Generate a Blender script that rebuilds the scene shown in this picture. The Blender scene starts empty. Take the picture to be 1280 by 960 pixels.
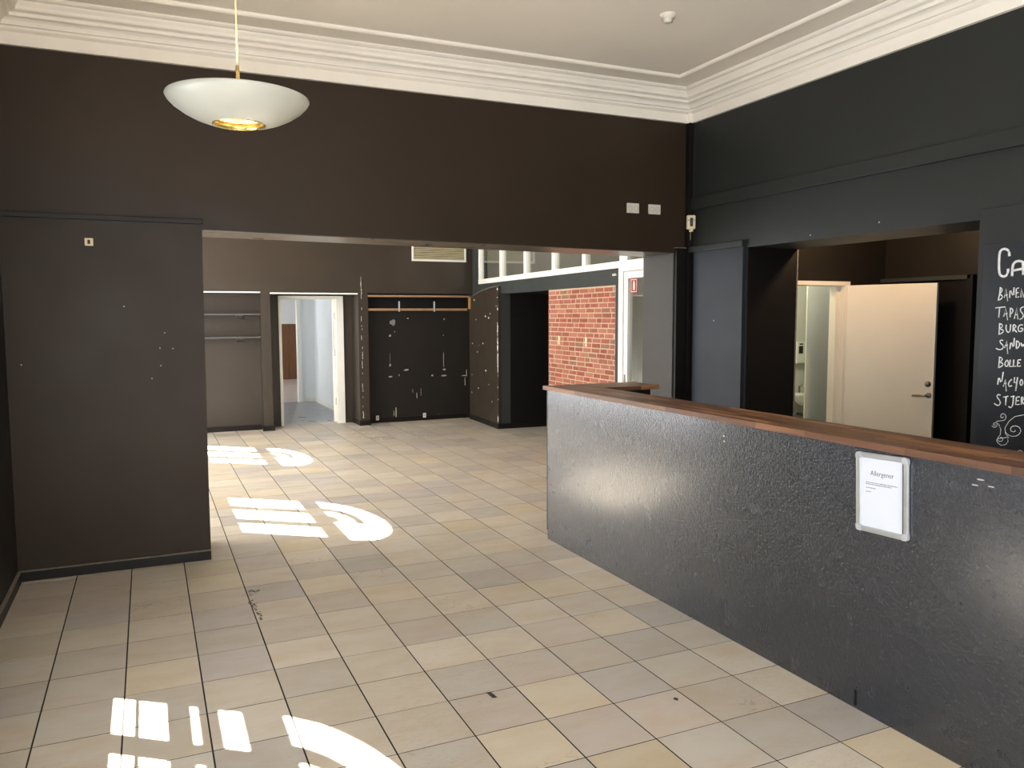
import bpy, bmesh, math, random
from mathutils import Matrix, Vector
random.seed(7)
S = bpy.context.scene
COL = S.collection
rad = math.radians

# ------------------------------------------------------------------ camera
cam_d = bpy.data.cameras.new('camera')
cam = bpy.data.objects.new('camera', cam_d)
COL.objects.link(cam)
cam_d.sensor_width = 36.0
cam_d.lens = 1003.6 / 1280.0 * 36.0
cam_d.clip_start = 0.05
cam.matrix_world = (Matrix.Translation((0.4707, -3.4951, 1.6628))
                    @ Matrix.Rotation(rad(-24.392), 4, 'Z')
                    @ Matrix.Rotation(rad(90 - 4.8236), 4, 'X')
                    @ Matrix.Rotation(rad(-0.2137), 4, 'Z'))
S.camera = cam

# ------------------------------------------------------------------ world, sun, exposure
W = bpy.data.worlds.new('sky')
S.world = W
W.use_nodes = True
bg = W.node_tree.nodes['Background']
bg.inputs[0].default_value = (0.94, 0.96, 1.0, 1)
bg.inputs[1].default_value = 9.5
sun_d = bpy.data.lights.new('sun', 'SUN')
sun_d.energy = 115.0
sun_d.color = (1.0, 0.94, 0.84)
sun_d.angle = rad(0.55)
sun = bpy.data.objects.new('sun', sun_d)
COL.objects.link(sun)
SUN_DIR = Vector((0.85, -0.642, -1.0))
sun.rotation_euler = (-SUN_DIR).to_track_quat('Z', 'Y').to_euler()
sun.location = (-6, 8, 9)

def portal(name, loc, direction, sx, sz):
    d = bpy.data.lights.new(name, 'AREA')
    d.shape = 'RECTANGLE'; d.size = sx; d.size_y = sz
    d.cycles.is_portal = True
    o = bpy.data.objects.new(name, d); COL.objects.link(o)
    o.location = loc
    o.rotation_euler = (-Vector(direction)).to_track_quat('Z', 'Y').to_euler()
    return o

def point(name, loc, watts, color, radius=0.05):
    d = bpy.data.lights.new(name, 'POINT')
    d.energy = watts; d.color = color; d.shadow_soft_size = radius
    o = bpy.data.objects.new(name, d); COL.objects.link(o); o.location = loc
    return o

vs = S.view_settings
vs.view_transform = 'Standard'
vs.look = 'None'
vs.gamma = 1.0
vs.use_curve_mapping = False
vs.exposure = 0.08

# ------------------------------------------------------------------ materials
def srgb(r, g, b):
    f = lambda c: (c/255/12.92 if c/255 <= 0.04045 else ((c/255+0.055)/1.055)**2.4)
    return (f(r), f(g), f(b), 1)

class NT:
    def __init__(self, name):
        self.m = bpy.data.materials.new(name); self.m.use_nodes = True
        self.t = self.m.node_tree
        self.b = self.t.nodes['Principled BSDF']
        self.out = self.t.nodes['Material Output']
    def n(self, kind, **kw):
        x = self.t.nodes.new('ShaderNode' + kind)
        for k, v in kw.items():
            if k in ('operation', 'blend_type', 'data_type', 'noise_dimensions', 'interpolation', 'feature', 'noise_type', 'vector_type', 'bands_direction', 'clamp'):
                setattr(x, k, v)
        return x
    def l(self, a, b): self.t.links.new(a, b)
    def val(self, sock, v):
        if hasattr(v, 'is_linked') or hasattr(v, 'links'): self.l(v, sock)
        else: sock.default_value = v
    def math(self, op, a, b=0.0, c=None):
        x = self.n('Math', operation=op)
        self.val(x.inputs[0], a); self.val(x.inputs[1], b)
        if c is not None: self.val(x.inputs[2], c)
        return x.outputs[0]
    def mix(self, f, a, b, kind='MIX'):
        x = self.n('Mix', data_type='RGBA', blend_type=kind)
        self.val(x.inputs[0], f); self.val(x.inputs[6], a); self.val(x.inputs[7], b)
        return x.outputs[2]
    def ramp(self, f, stops, interp='LINEAR'):
        x = self.n('ValToRGB'); r = x.color_ramp; r.interpolation = interp
        while len(r.elements) < len(stops): r.elements.new(0.5)
        for e, (p, c) in zip(r.elements, stops):
            e.position = p; e.color = c if len(c) == 4 else (*c, 1)
        self.l(f, x.inputs[0]); return x.outputs[0]
    def obj(self): return self.n('TexCoord').outputs['Object']
    def pos(self): return self.n('NewGeometry').outputs['Position']
    def mapping(self, v, scale=(1,1,1), rot=(0,0,0), loc=(0,0,0)):
        x = self.n('Mapping'); self.l(v, x.inputs[0])
        self.val(x.inputs[1], loc); x.inputs[2].default_value = rot; x.inputs[3].default_value = scale
        return x.outputs[0]
    def noise(self, v, scale, detail=3.0, rough=0.5):
        x = self.n('TexNoise'); self.l(v, x.inputs['Vector'])
        x.inputs['Scale'].default_value = scale; x.inputs['Detail'].default_value = detail
        x.inputs['Roughness'].default_value = rough
        return x.outputs[0]
    def bump(self, h, strength, dist=0.01):
        x = self.n('Bump'); x.inputs['Strength'].default_value = strength; x.inputs['Distance'].default_value = dist
        self.l(h, x.inputs['Height']); self.l(x.outputs[0], self.b.inputs['Normal'])
    def base(self, v): self.val(self.b.inputs['Base Color'], v)
    def rough(self, v): self.val(self.b.inputs['Roughness'], v)
    def spec(self, v): self.b.inputs['Specular IOR Level'].default_value = v

def scale_col(c, k): return (c[0]*k, c[1]*k, c[2]*k, 1)

def paint(name, c, rough=0.5, var=0.15, scale=2.0, bump=0.05, bscale=60, spec=0.5, metal=0.0):
    m = NT(name)
    p = m.pos()
    nz = m.noise(p, scale, 4, 0.55)
    f = m.ramp(nz, [(0.3, (0,0,0)), (0.7, (1,1,1))])
    m.base(m.mix(f, scale_col(c, 1-var), scale_col(c, 1+var)))
    r2 = m.noise(p, scale*2.3, 3)
    m.rough(m.math('ADD', rough-0.08, m.math('MULTIPLY', r2, 0.16)))
    m.spec(spec)
    m.b.inputs['Metallic'].default_value = metal
    if bump: m.bump(m.noise(p, bscale, 3), bump, 0.004)
    return m.m

M = {}
M['brown_wall'] = paint('dark brown wall paint', srgb(48, 38, 28), 0.45, 0.10, 1.6, 0.04, 90, 0.22)
M['soffit'] = paint('semi-gloss brown soffit with painted sheen', srgb(84, 74, 62), 0.30, 0.08, 2.0, 0.03, 40, 0.6)  # brown paint, base colour lightened to imitate the grazing reflection
M['far_wall'] = paint('far room brown wall paint', srgb(53, 45, 36), 0.40, 0.10, 1.5, 0.04, 90, 0.4)
M['black_wall'] = paint('greenish black wall paint', srgb(34, 37, 36), 0.5, 0.10, 1.5, 0.05, 90, 0.35)
M['black'] = paint('flat black paint', srgb(30, 26, 22), 0.5, 0.12, 2.0, 0.05, 80, 0.3)
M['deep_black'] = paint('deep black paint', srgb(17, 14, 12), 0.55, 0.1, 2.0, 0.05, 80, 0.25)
M['band_black'] = paint('charcoal band paint', srgb(52, 56, 54), 0.45, 0.06, 2.0, 0.03, 80, 0.4)
M['grey_pier'] = paint('grey jamb paint', srgb(64, 62, 59), 0.5, 0.06, 2.0, 0.04, 90, 0.25)
M['blue_panel'] = paint('slate panel paint', srgb(38, 43, 50), 0.5, 0.05, 2.0, 0.03, 80, 0.22)
M['base_black'] = paint('black skirting gloss', srgb(24, 20, 17), 0.4, 0.15, 3.0, 0.05, 60, 0.25)
M['dust_lit_edge'] = paint('dusty skirting and lit edge', srgb(120, 112, 100), 0.7, 0.3, 30.0, 0.0)  # dust on the skirtings; also paints light caught by the facing cap
M['plaster'] = paint('white plaster ceiling', srgb(238, 232, 220), 0.75, 0.03, 1.2, 0.06, 30, 0.25)
M['cornice'] = paint('white cornice gloss', srgb(244, 238, 226), 0.5, 0.03, 3.0, 0.03, 60, 0.4)
M['white'] = paint('white joinery paint', srgb(235, 233, 224), 0.4, 0.03, 4.0, 0.02, 60, 0.5)
M['cream'] = paint('cream door paint', srgb(226, 218, 203), 0.45, 0.03, 2.0, 0.02, 60, 0.4)
M['cream_plastic'] = paint('yellowed plastic', srgb(222, 208, 168), 0.4, 0.05, 20, 0.0)
M['white_plastic'] = paint('white plastic', srgb(216, 209, 196), 0.35, 0.03, 20, 0.0)
M['dark_plastic'] = paint('dark plastic', srgb(40, 38, 36), 0.4, 0.1, 20, 0.0)
M['toilet_wall'] = paint('pale green white wall', srgb(206, 208, 194), 0.5, 0.03, 2.0, 0.03, 60, 0.4)
M['beige_room'] = paint('beige office wall', srgb(170, 163, 148), 0.6, 0.05, 1.0, 0.03, 60, 0.3)
M['blue_white'] = paint('cool white wall', srgb(232, 236, 236), 0.55, 0.03, 1.0, 0.03, 60, 0.3)
M['grey_floor'] = paint('grey vinyl floor', srgb(134, 138, 142), 0.3, 0.10, 1.5, 0.02, 20, 0.5)
M['pale_floor'] = paint('pale floor', srgb(206, 192, 184), 0.4, 0.05, 1.5, 0.02, 20, 0.4)
M['outer'] = paint('outside render', srgb(150, 145, 135), 0.8, 0.1, 1.0, 0.0)
M['metal'] = paint('brushed steel', srgb(150, 146, 140), 0.3, 0.08, 20, 0.0, 60, 0.5, 0.9)
M['alu'] = paint('satin aluminium', srgb(205, 208, 210), 0.32, 0.04, 20, 0.0, 60, 0.5, 0.75)
M['corner_grey'] = paint('grey corner cap', srgb(168, 172, 176), 0.4, 0.04, 20, 0.0)
M['paper'] = paint('white paper', srgb(206, 212, 222), 0.55, 0.01, 10, 0.0)
M['ink'] = paint('grey ink', srgb(80, 80, 84), 0.7, 0.02, 10, 0.0)
M['chalk'] = paint('white chalk marker', srgb(222, 222, 222), 0.8, 0.12, 120, 0.0)
M['chip'] = paint('bare plaster chips', srgb(168, 164, 154), 0.8, 0.15, 60, 0.0)
M['chip_grey'] = paint('bare grey filler', srgb(120, 122, 122), 0.8, 0.15, 40, 0.0)
M['raw_wood'] = paint('raw pine batten', srgb(150, 118, 88), 0.6, 0.15, 14, 0.05, 80)
M['gold_wood'] = paint('raw plywood edge', srgb(160, 125, 66), 0.6, 0.15, 14, 0.05, 80)
M['brass'] = paint('brass', srgb(232, 208, 140), 0.28, 0.05, 20, 0.0, 60, 0.5, 0.9)
M['red'] = paint('red sign', srgb(150, 26, 32), 0.4, 0.04, 20, 0.0)
M['grout'] = paint('grey brown grout', srgb(36, 31, 26), 0.85, 0.2, 30, 0.1, 200, 0.2)
M['mortar'] = paint('pale mortar', srgb(182, 158, 132), 0.85, 0.12, 40, 0.2, 200, 0.2)
M['slat'] = paint('beige louvre enamel', srgb(196, 186, 152), 0.4, 0.05, 10, 0.0)
M['dark_slot'] = paint('louvre shadow', srgb(60, 56, 44), 0.7, 0.1, 10, 0.0)
M['board'] = paint('chalkboard', srgb(25, 28, 33), 0.42, 0.12, 3.0, 0.02, 80, 0.4)
M['shelf'] = paint('dark grey shelf', srgb(70, 69, 66), 0.4, 0.06, 5, 0.0)

def m_lamp_shade():
    m = NT('opal white lamp enamel')
    m.base(srgb(192, 193, 182)); m.rough(0.35)
    m.b.inputs['Subsurface Weight'].default_value = 0.0
    return m.m
M['shade'] = m_lamp_shade()

def m_emit(name, c, s):
    m = NT(name)
    m.base((0.9, 0.85, 0.7, 1))
    m.b.inputs['Emission Color'].default_value = c
    m.b.inputs['Emission Strength'].default_value = s
    return m.m
M['bulb'] = m_emit('glowing bulb', (1.0, 0.74, 0.36, 1), 5.0)

def m_glass(name, tint, refl=1.0, gloss=0.02, haze=0.0):
    m = NT(name); t = m.t
    fr = m.n('Fresnel'); fr.inputs['IOR'].default_value = 1.52
    tr = m.n('BsdfTransparent'); tr.inputs[0].default_value = tint
    gl = m.n('BsdfGlossy'); gl.inputs['Roughness'].default_value = gloss
    nz = m.noise(m.pos(), 1.5, 2)
    bk = m.n('NewGeometry').outputs['Backfacing']
    m.l(m.math('ADD', m.math('MULTIPLY', bk, 1/1.52-1.52), 1.52), fr.inputs['IOR'])
    mx = m.n('MixShader')
    m.l(m.math('MULTIPLY', fr.outputs[0], m.math('ADD', 1.3*refl, m.math('MULTIPLY', nz, 0.2))), mx.inputs[0])
    m.l(tr.outputs[0], mx.inputs[1]); m.l(gl.outputs[0], mx.inputs[2])
    m.l(mx.outputs[0], m.out.inputs[0])
    return m.m
M['glass'] = m_glass('window glass', (0.9, 0.92, 0.91, 1))

def m_tile():
    m = NT('limestone floor tiles')
    T = 0.32
    p = m.pos()
    sep = m.n('SeparateXYZ'); m.l(p, sep.inputs[0])
    cx = m.math('FLOOR', m.math('DIVIDE', sep.outputs[0], T))
    cy = m.math('FLOOR', m.math('DIVIDE', sep.outputs[1], T))
    cmb = m.n('CombineXYZ'); m.l(cx, cmb.inputs[0]); m.l(cy, cmb.inputs[1])
    wn = m.n('TexWhiteNoise', noise_dimensions='3D'); m.l(cmb.outputs[0], wn.inputs['Vector'])
    pal = m.ramp(wn.outputs['Value'], [
        (0.00, srgb(188, 180, 164)), (0.16, srgb(194, 187, 172)), (0.30, srgb(185, 179, 167)),
        (0.42, srgb(199, 191, 175)), (0.54, srgb(179, 174, 164)), (0.62, srgb(194, 184, 162)),
        (0.70, srgb(188, 178, 167)), (0.78, srgb(168, 164, 158)), (0.86, srgb(191, 186, 174)),
        (0.93, srgb(172, 167, 164)), (0.97, srgb(194, 181, 153))], 'CONSTANT')
    off = m.n('VectorMath', operation='MULTIPLY_ADD')
    m.l(wn.outputs['Color'], off.inputs[0]); off.inputs[1].default_value = (40, 40, 40); m.l(p, off.inputs[2])
    cloud = m.noise(m.mapping(off.outputs[0], (1, 2.2, 1)), 3.2, 5, 0.6)
    col = m.mix(m.ramp(cloud, [(0.42, (0,0,0)), (0.72, (1,1,1))]), pal, m.mix(1.0, pal, srgb(244, 234, 220), 'MULTIPLY'))
    vein = m.noise(m.mapping(off.outputs[0], (2, 5, 1)), 4.5, 8, 0.65)
    veins = m.ramp(m.math('ABSOLUTE', m.math('SUBTRACT', vein, 0.5)), [(0.0, (1,1,1)), (0.02, (0,0,0))])
    gate = m.ramp(m.noise(p, 0.9, 2), [(0.52, (0,0,0)), (0.62, (1,1,1))])
    col = m.mix(m.math('MULTIPLY', m.math('MULTIPLY', veins, gate), 0.30), col, srgb(128, 112, 92))
    wsep = m.n('SeparateColor'); m.l(wn.outputs['Color'], wsep.inputs[0])
    pick = m.math('GREATER_THAN', wsep.outputs[1], 0.86)
    ring = m.noise(off.outputs[0], 5.0, 3, 0.55)
    lines = m.ramp(m.math('ABSOLUTE', m.math('SUBTRACT', m.math('FRACT', m.math('MULTIPLY', ring, 9.0)), 0.5)), [(0.0, (1,1,1)), (0.12, (0,0,0))])
    zone = m.ramp(m.noise(off.outputs[0], 3.0, 2), [(0.54, (0,0,0)), (0.60, (1,1,1))])
    col = m.mix(m.math('MULTIPLY', m.math('MULTIPLY', lines, zone), m.math('MULTIPLY', pick, 0.55)), col, srgb(120, 110, 100))
    fine = m.noise(p, 55, 4, 0.7)
    col = m.mix(0.12, col, m.mix(fine, srgb(120, 108, 88), srgb(240, 232, 215)), 'SOFT_LIGHT')
    grime = m.ramp(m.noise(p, 1.1, 5, 0.6), [(0.55, (0,0,0)), (0.8, (1,1,1))])
    col = m.mix(m.math('MULTIPLY', grime, 0.22), col, srgb(150, 136, 112))
    tone = m.math('ADD', 0.86, m.math('MULTIPLY', wsep.outputs[2], 0.22))
    tv_ = m.n('CombineXYZ')
    for q in range(3): m.l(tone, tv_.inputs[q])
    col = m.mix(1.0, col, tv_.outputs[0], 'MULTIPLY')
    col = m.mix(0.22, col, srgb(182, 172, 164))
    m.base(col)
    m.rough(m.math('ADD', 0.28, m.math('MULTIPLY', cloud, 0.25)))
    m.spec(0.45)
    m.bump(m.math('ADD', m.noise(p, 9, 4), m.math('MULTIPLY', fine, 0.35)), 0.10, 0.006)
    return m.m
M['tile'] = m_tile()

def m_brick():
    m = NT('red brick')
    oi = m.n('ObjectInfo')
    p = m.pos()
    c = m.ramp(oi.outputs['Random'], [(0, srgb(136, 76, 62)), (0.2, srgb(150, 90, 74)), (0.4, srgb(126, 66, 54)),
              (0.55, srgb(156, 98, 80)), (0.7, srgb(140, 80, 66)), (0.86, srgb(148, 64, 54)), (0.94, srgb(120, 90, 74))], 'CONSTANT')
    nz = m.noise(p, 26, 5, 0.65)
    c = m.mix(m.ramp(nz, [(0.35, (0,0,0)), (0.75, (1,1,1))]), c, m.mix(0.35, c, srgb(180, 128, 104)))
    sp = m.ramp(m.noise(p, 70, 2), [(0.62, (0,0,0)), (0.72, (1,1,1))])
    c = m.mix(m.math('MULTIPLY', sp, 0.35), c, srgb(96, 60, 48))
    m.base(c); m.rough(0.8); m.spec(0.3)
    m.bump(nz, 0.35, 0.006)
    return m.m
M['brick'] = m_brick()

def m_stave():
    m = NT('walnut butcher block')
    oi = m.n('ObjectInfo')
    o = m.obj()
    cmb = m.n('CombineXYZ'); m.l(m.math('MULTIPLY', oi.outputs['Random'], 37), cmb.inputs[0]); m.l(m.math('MULTIPLY', oi.outputs['Random'], 91), cmb.inputs[1])
    v = m.mapping(o, (1.3, 22, 22), (0,0,0), (0,0,0))
    ad = m.n('VectorMath', operation='ADD'); m.l(v, ad.inputs[0]); m.l(cmb.outputs[0], ad.inputs[1])
    g = m.noise(ad.outputs[0], 2.0, 6, 0.65)
    tone = m.ramp(oi.outputs['Random'], [(0, srgb(100, 68, 48)), (0.25, srgb(132, 92, 64)), (0.45, srgb(112, 76, 54)),
                 (0.65, srgb(156, 110, 74)), (0.8, srgb(84, 56, 41)), (0.9, srgb(176, 126, 84))], 'CONSTANT')
    c = m.mix(m.ramp(g, [(0.38, (0,0,0)), (0.62, (1,1,1))]), m.mix(0.5, tone, srgb(62, 40, 28)), tone)
    m.base(c); m.rough(m.math('ADD', 0.36, m.math('MULTIPLY', g, 0.15))); m.spec(0.45)
    m.bump(g, 0.06, 0.003)
    return m.m
M['stave'] = m_stave()

def m_osb():
    m = NT('black painted strand board')
    p = m.pos()
    h = None
    for i, (a, sy, sz) in enumerate([(0.2, 5, 34), (1.3, 6, 38), (2.2, 5, 34), (-0.5, 6, 40), (1.75, 6, 36), (0.75, 5, 36)]):
        # rotate first, then stretch, so the strands run in several directions
        r = m.n('VectorRotate'); r.rotation_type = 'X_AXIS'
        m.l(p, r.inputs['Vector']); r.inputs['Angle'].default_value = a
        st = m.mapping(r.outputs[0], (1, sy, sz), (0, 0, 0), (i*3.1, i*1.7, i*2.3))
        n_ = m.noise(st, 1.6, 1, 0.4)
        ridge = m.math('SUBTRACT', 1.0, m.math('ABSOLUTE', m.math('MULTIPLY', m.math('SUBTRACT', n_, 0.5), 7.0)))
        ridge = m.math('MAXIMUM', ridge, 0.0)
        h = ridge if h is None else m.math('ADD', h, ridge)
    h = m.math('ADD', h, m.math('MULTIPLY', m.noise(p, 70, 2, 0.5), 0.5))
    nz = m.noise(p, 1.3, 4, 0.6)
    m.base(m.mix(nz, srgb(20, 26, 35), srgb(30, 36, 46)))
    m.rough(m.math('ADD', 0.20, m.math('MULTIPLY', m.noise(p, 12, 3), 0.12)))
    m.spec(0.5)
    m.b.inputs['Coat Weight'].default_value = 1.0
    m.b.inputs['Coat Roughness'].default_value = 0.23
    m.l(m.n('NewGeometry').outputs['Normal'], m.b.inputs['Coat Normal'])
    m.bump(h, 0.38, 0.003)
    return m.m
M['osb'] = m_osb()

def m_brown_panel():
    m = NT('brown wood panelling')
    p = m.pos()
    g = m.noise(m.mapping(p, (6, 6, 1.2)), 3.0, 5, 0.6)
    m.base(m.mix(g, srgb(96, 62, 38), srgb(140, 98, 62))); m.rough(0.45)
    return m.m
M['brown_panel'] = m_brown_panel()

# ------------------------------------------------------------------ mesh helpers
class MB:
    def __init__(self): self.v = []; self.f = []; self.sm = []
    def add(self, vs, fs, smooth=False):
        b = len(self.v); self.v += [tuple(x) for x in vs]
        for f in fs: self.f.append([i+b for i in f]); self.sm.append(smooth)
        return self
    def box(self, x0, x1, y0, y1, z0, z1, bev=0.0):
        x0, x1 = min(x0,x1), max(x0,x1); y0, y1 = min(y0,y1), max(y0,y1); z0, z1 = min(z0,z1), max(z0,z1)
        if bev <= 0:
            vs = [(x,y,z) for x in (x0,x1) for y in (y0,y1) for z in (z0,z1)]
            return self.add(vs, [(0,1,3,2),(4,6,7,5),(0,4,5,1),(2,3,7,6),(0,2,6,4),(1,5,7,3)])
        bm = bmesh.new()
        bmesh.ops.create_cube(bm, size=1)
        for q in bm.verts:
            q.co = Vector((x0+(q.co.x+.5)*(x1-x0), y0+(q.co.y+.5)*(y1-y0), z0+(q.co.z+.5)*(z1-z0)))
        bmesh.ops.bevel(bm, geom=list(bm.edges), offset=bev, segments=2, affect='EDGES', profile=0.6)
        bm.verts.index_update()
        self.add([q.co[:] for q in bm.verts], [[q.index for q in f.verts] for f in bm.faces])
        bm.free(); return self
    def prism(self, poly, a, b, axis='z'):
        # poly: 2D outline, extruded from a to b along axis ('z': poly=(x,y); 'y': poly=(x,z); 'x': poly=(y,z))
        def P(q, t):
            return {'z': (q[0], q[1], t), 'y': (q[0], t, q[1]), 'x': (t, q[0], q[1])}[axis]
        n = len(poly)
        vs = [P(q, a) for q in poly] + [P(q, b) for q in poly]
        fs = [list(range(n))[::-1], list(range(n, 2*n))] + [(i, (i+1) % n, n+(i+1) % n, n+i) for i in range(n)]
        return self.add(vs, fs)
    def lathe(self, prof, segs=40, c=(0,0,0), axis='z', smooth=True, close=False):
        n = len(prof); vs = []
        for k in range(segs):
            a = 2*math.pi*k/segs; ca, sa = math.cos(a), math.sin(a)
            for r, h in prof:
                q = (r*ca, r*sa, h) if axis == 'z' else ((h, r*ca, r*sa) if axis == 'x' else (r*ca, h, r*sa))
                vs.append((q[0]+c[0], q[1]+c[1], q[2]+c[2]))
        fs = []
        for k in range(segs):
            k2 = (k+1) % segs
            for i in range(n-1):
                fs.append((k*n+i, k2*n+i, k2*n+i+1, k*n+i+1))
        return self.add(vs, fs, smooth)
    def tube(self, pts, r, segs=8, smooth=True):
        pts = [Vector(p) for p in pts]; n = len(pts); vs = []; fs = []
        for i, p in enumerate(pts):
            d = (pts[min(i+1, n-1)] - pts[max(i-1, 0)]).normalized()
            up = Vector((0,0,1)) if abs(d.z) < 0.9 else Vector((1,0,0))
            a = d.cross(up).normalized(); b = d.cross(a)
            for k in range(segs):
                t = 2*math.pi*k/segs
                vs.append(p + r*(math.cos(t)*a + math.sin(t)*b))
        for i in range(n-1):
            for k in range(segs):
                k2 = (k+1) % segs
                fs.append((i*segs+k, i*segs+k2, (i+1)*segs+k2, (i+1)*segs+k))
        fs.append(list(range(segs))[::-1]); fs.append([(n-1)*segs+k for k in range(segs)])
        return self.add(vs, fs, smooth)
    def mesh(self, name, mat):
        me = bpy.data.meshes.new(name)
        me.from_pydata(self.v, [], self.f); 
        bm = bmesh.new(); bm.from_mesh(me); bmesh.ops.recalc_face_normals(bm, faces=bm.faces); bm.to_mesh(me); bm.free()
        if any(self.sm):
            me.polygons.foreach_set('use_smooth', self.sm)
        me.materials.append(M[mat] if isinstance(mat, str) else mat)
        return me
    def build(self, name, mat, parent=None, mtx=None):
        o = bpy.data.objects.new(name, self.mesh(name, mat)); COL.objects.link(o)
        if parent: o.parent = parent
        if mtx is not None: o.matrix_local = mtx
        return o

def tag(o, label, cat, group=None, kind=None):
    o['label'] = label; o['category'] = cat
    if group: o['group'] = group
    if kind: o['kind'] = kind
    return o
def thing(name, label, cat, mtx=None, loc=None, group=None):
    o = bpy.data.objects.new(name, None); COL.objects.link(o); o.empty_display_size = 0.1
    if mtx is not None: o.matrix_world = mtx
    if loc is not None: o.location = loc
    return tag(o, label, cat, group)
def struct(o, label, cat): return tag(o, label, cat, kind='structure')
def box(name, mat, a, parent=None, bev=0.0): return MB().box(*a, bev=bev).build(name, mat, parent)

def basis(origin, u, v=(0,0,1)):
    u = Vector(u).normalized(); v = Vector(v).normalized(); n = u.cross(v)
    m = Matrix.Identity(4)
    for i, c in enumerate((u, v, n)): m[0][i], m[1][i], m[2][i] = c
    m.translation = Vector(origin); return m
# wall frames: local x = right, local y = up, local z = out of the wall
def face_south(x, y, z): return basis((x, y, z), (1, 0, 0))       # walls that look towards -y
def face_west(x, y, z): return basis((x, y, z), (0, -1, 0))       # walls that look towards -x
TH = rad(2.8)
ANG = basis((5.215, 7.40, 0), (-math.sin(TH), -math.cos(TH), 0))  # slightly turned right wall of the far room

# ================================================================== STRUCTURE
XL, XR, YP, YB, ZC = -0.33, 4.827, 2.34, -5.8, 3.55
T = 0.32

# ---- floor: every tile near the camera is its own piece
floor = struct(box('floor', 'grout', (XL-0.06, 6.7, YB-0.1, 9.16, -0.2, -0.0014)), 'beige and grey stone tiled floor running through both rooms', 'floor')
def tile_mesh():
    gx, gy, c = 0.0034, 0.0028, 0.0006
    mb = MB()
    def ring(ix, iy, z): return [(gx+ix, gy+iy, z), (T-gx-ix, gy+iy, z), (T-gx-ix, T-gy-iy, z), (gx+ix, T-gy-iy, z)]
    vs = ring(0, 0, -0.006) + ring(0, 0, -c*0.6) + ring(c, c, 0)
    fs = [(8, 9, 10, 11)]
    for r in (0, 4):
        for i in range(4): fs.append((r+i, r+(i+1) % 4, r+4+(i+1) % 4, r+4+i))
    return vs, fs
tv, tf = tile_mesh()
tme = MB().add(tv, tf).mesh('tile', 'tile')
cam_inv = cam.matrix_world.inverted()
def px(p):
    q = cam_inv @ Vector(p)
    if q.z > -0.3: return None
    return (640 + 1003.6*q.x/-q.z, 480 - 1003.6*q.y/-q.z, -q.z)
near, rest = [], []
for i in range(-2, 21):
    for j in range(-19, 29):
        cx_, cy_ = (i+.5)*T, (j+.5)*T
        if cx_ > 6.6 or cy_ > 9.2 or cx_ < XL-0.2: continue
        if cx_ > 5.3 and cy_ < 2.5: continue
        q = px((cx_, cy_, 0))
        vis = q is not None and -60 < q[0] < 1340 and q[1] < 1010
        if cy_ < 2.0 and cx_ > 3.3: vis = False
        if cy_ > 2.4 and (cx_ < 0.8 or cx_ > 5.9): vis = False
        if vis:
            # keep tiles whose line of sight is not cut by the partition or the counter
            k = (2.5+3.495)/(cy_+3.495) if cy_ > 2.5 else None
            if k is not None and 0.4707+(cx_-0.4707)*k < 0.72: vis = False
            if cx_ > 3.3:
                k = (3.15-0.4707)/(cx_-0.4707); yy = -3.495+(cy_+3.495)*k
                if yy < 1.6: vis = False
        (near if vis else rest).append((q[2] if q else 99, i, j))
near.sort()
far_t = near[300:] + rest
for d, i, j in near[:300]:
    o = bpy.data.objects.new('tile', tme); COL.objects.link(o)
    o.parent = floor; o.location = (i*T, j*T, random.uniform(-0.0006, 0.0006))
mb = MB()
for d, i, j in far_t: mb.add([(x+i*T, y+j*T, z) for x, y, z in tv], tf)
o = mb.build('distant_tiles', 'tile', floor); o['kind'] = 'stuff'; o['label'] = 'smaller looking tiles of the same floor farther away'

# ---- ceiling and roof
struct(box('ceiling', 'plaster', (-0.75, 8.3, YB-0.4, 19.2, ZC, ZC+0.2)), 'off white plaster ceiling above the counter room', 'ceiling')
def loop_sweep(prof, x0, x1, y0, y1):
    mb = MB(); n = len(prof); vs = []
    for sx, sy in ((0,0), (1,0), (1,1), (0,1)):
        for d, z in prof:
            vs.append(((x1-d) if sx else (x0+d), (y1-d) if sy else (y0+d), z))
    fs = []
    for k in range(4):
        k2 = (k+1) % 4
        for i in range(n-1): fs.append((k*n+i, k2*n+i, k2*n+i+1, k*n+i+1))
    return mb.add(vs, fs)
prof = [(-0.02,3.31),(0.03,3.31),(0.03,3.383),(0.036,3.387),(0.046,3.389),(0.058,3.398),(0.062,3.410),(0.078,3.413),(0.080,3.420),
        (0.088,3.436),(0.100,3.446),(0.112,3.450),(0.128,3.452),(0.130,3.468),(0.136,3.474),(0.160,3.478),(0.166,3.484),(0.170,3.500),
        (0.182,3.516),(0.186,3.526),(0.205,3.530),(0.216,3.540),(0.218,3.555)]
struct(loop_sweep(prof, XL, XR, YB, YP).build('trim_1', 'cornice'), 'stepped white plaster cornice running along the top of the walls', 'cornice')
bead = [(0.425,3.555),(0.425,3.538),(0.433,3.530),(0.452,3.528),(0.463,3.536),(0.470,3.555)]
struct(loop_sweep(bead, XL, XR, YB, YP).build('trim_2', 'cornice'), 'thin white moulding framing the flat field of the ceiling', 'moulding')

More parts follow.
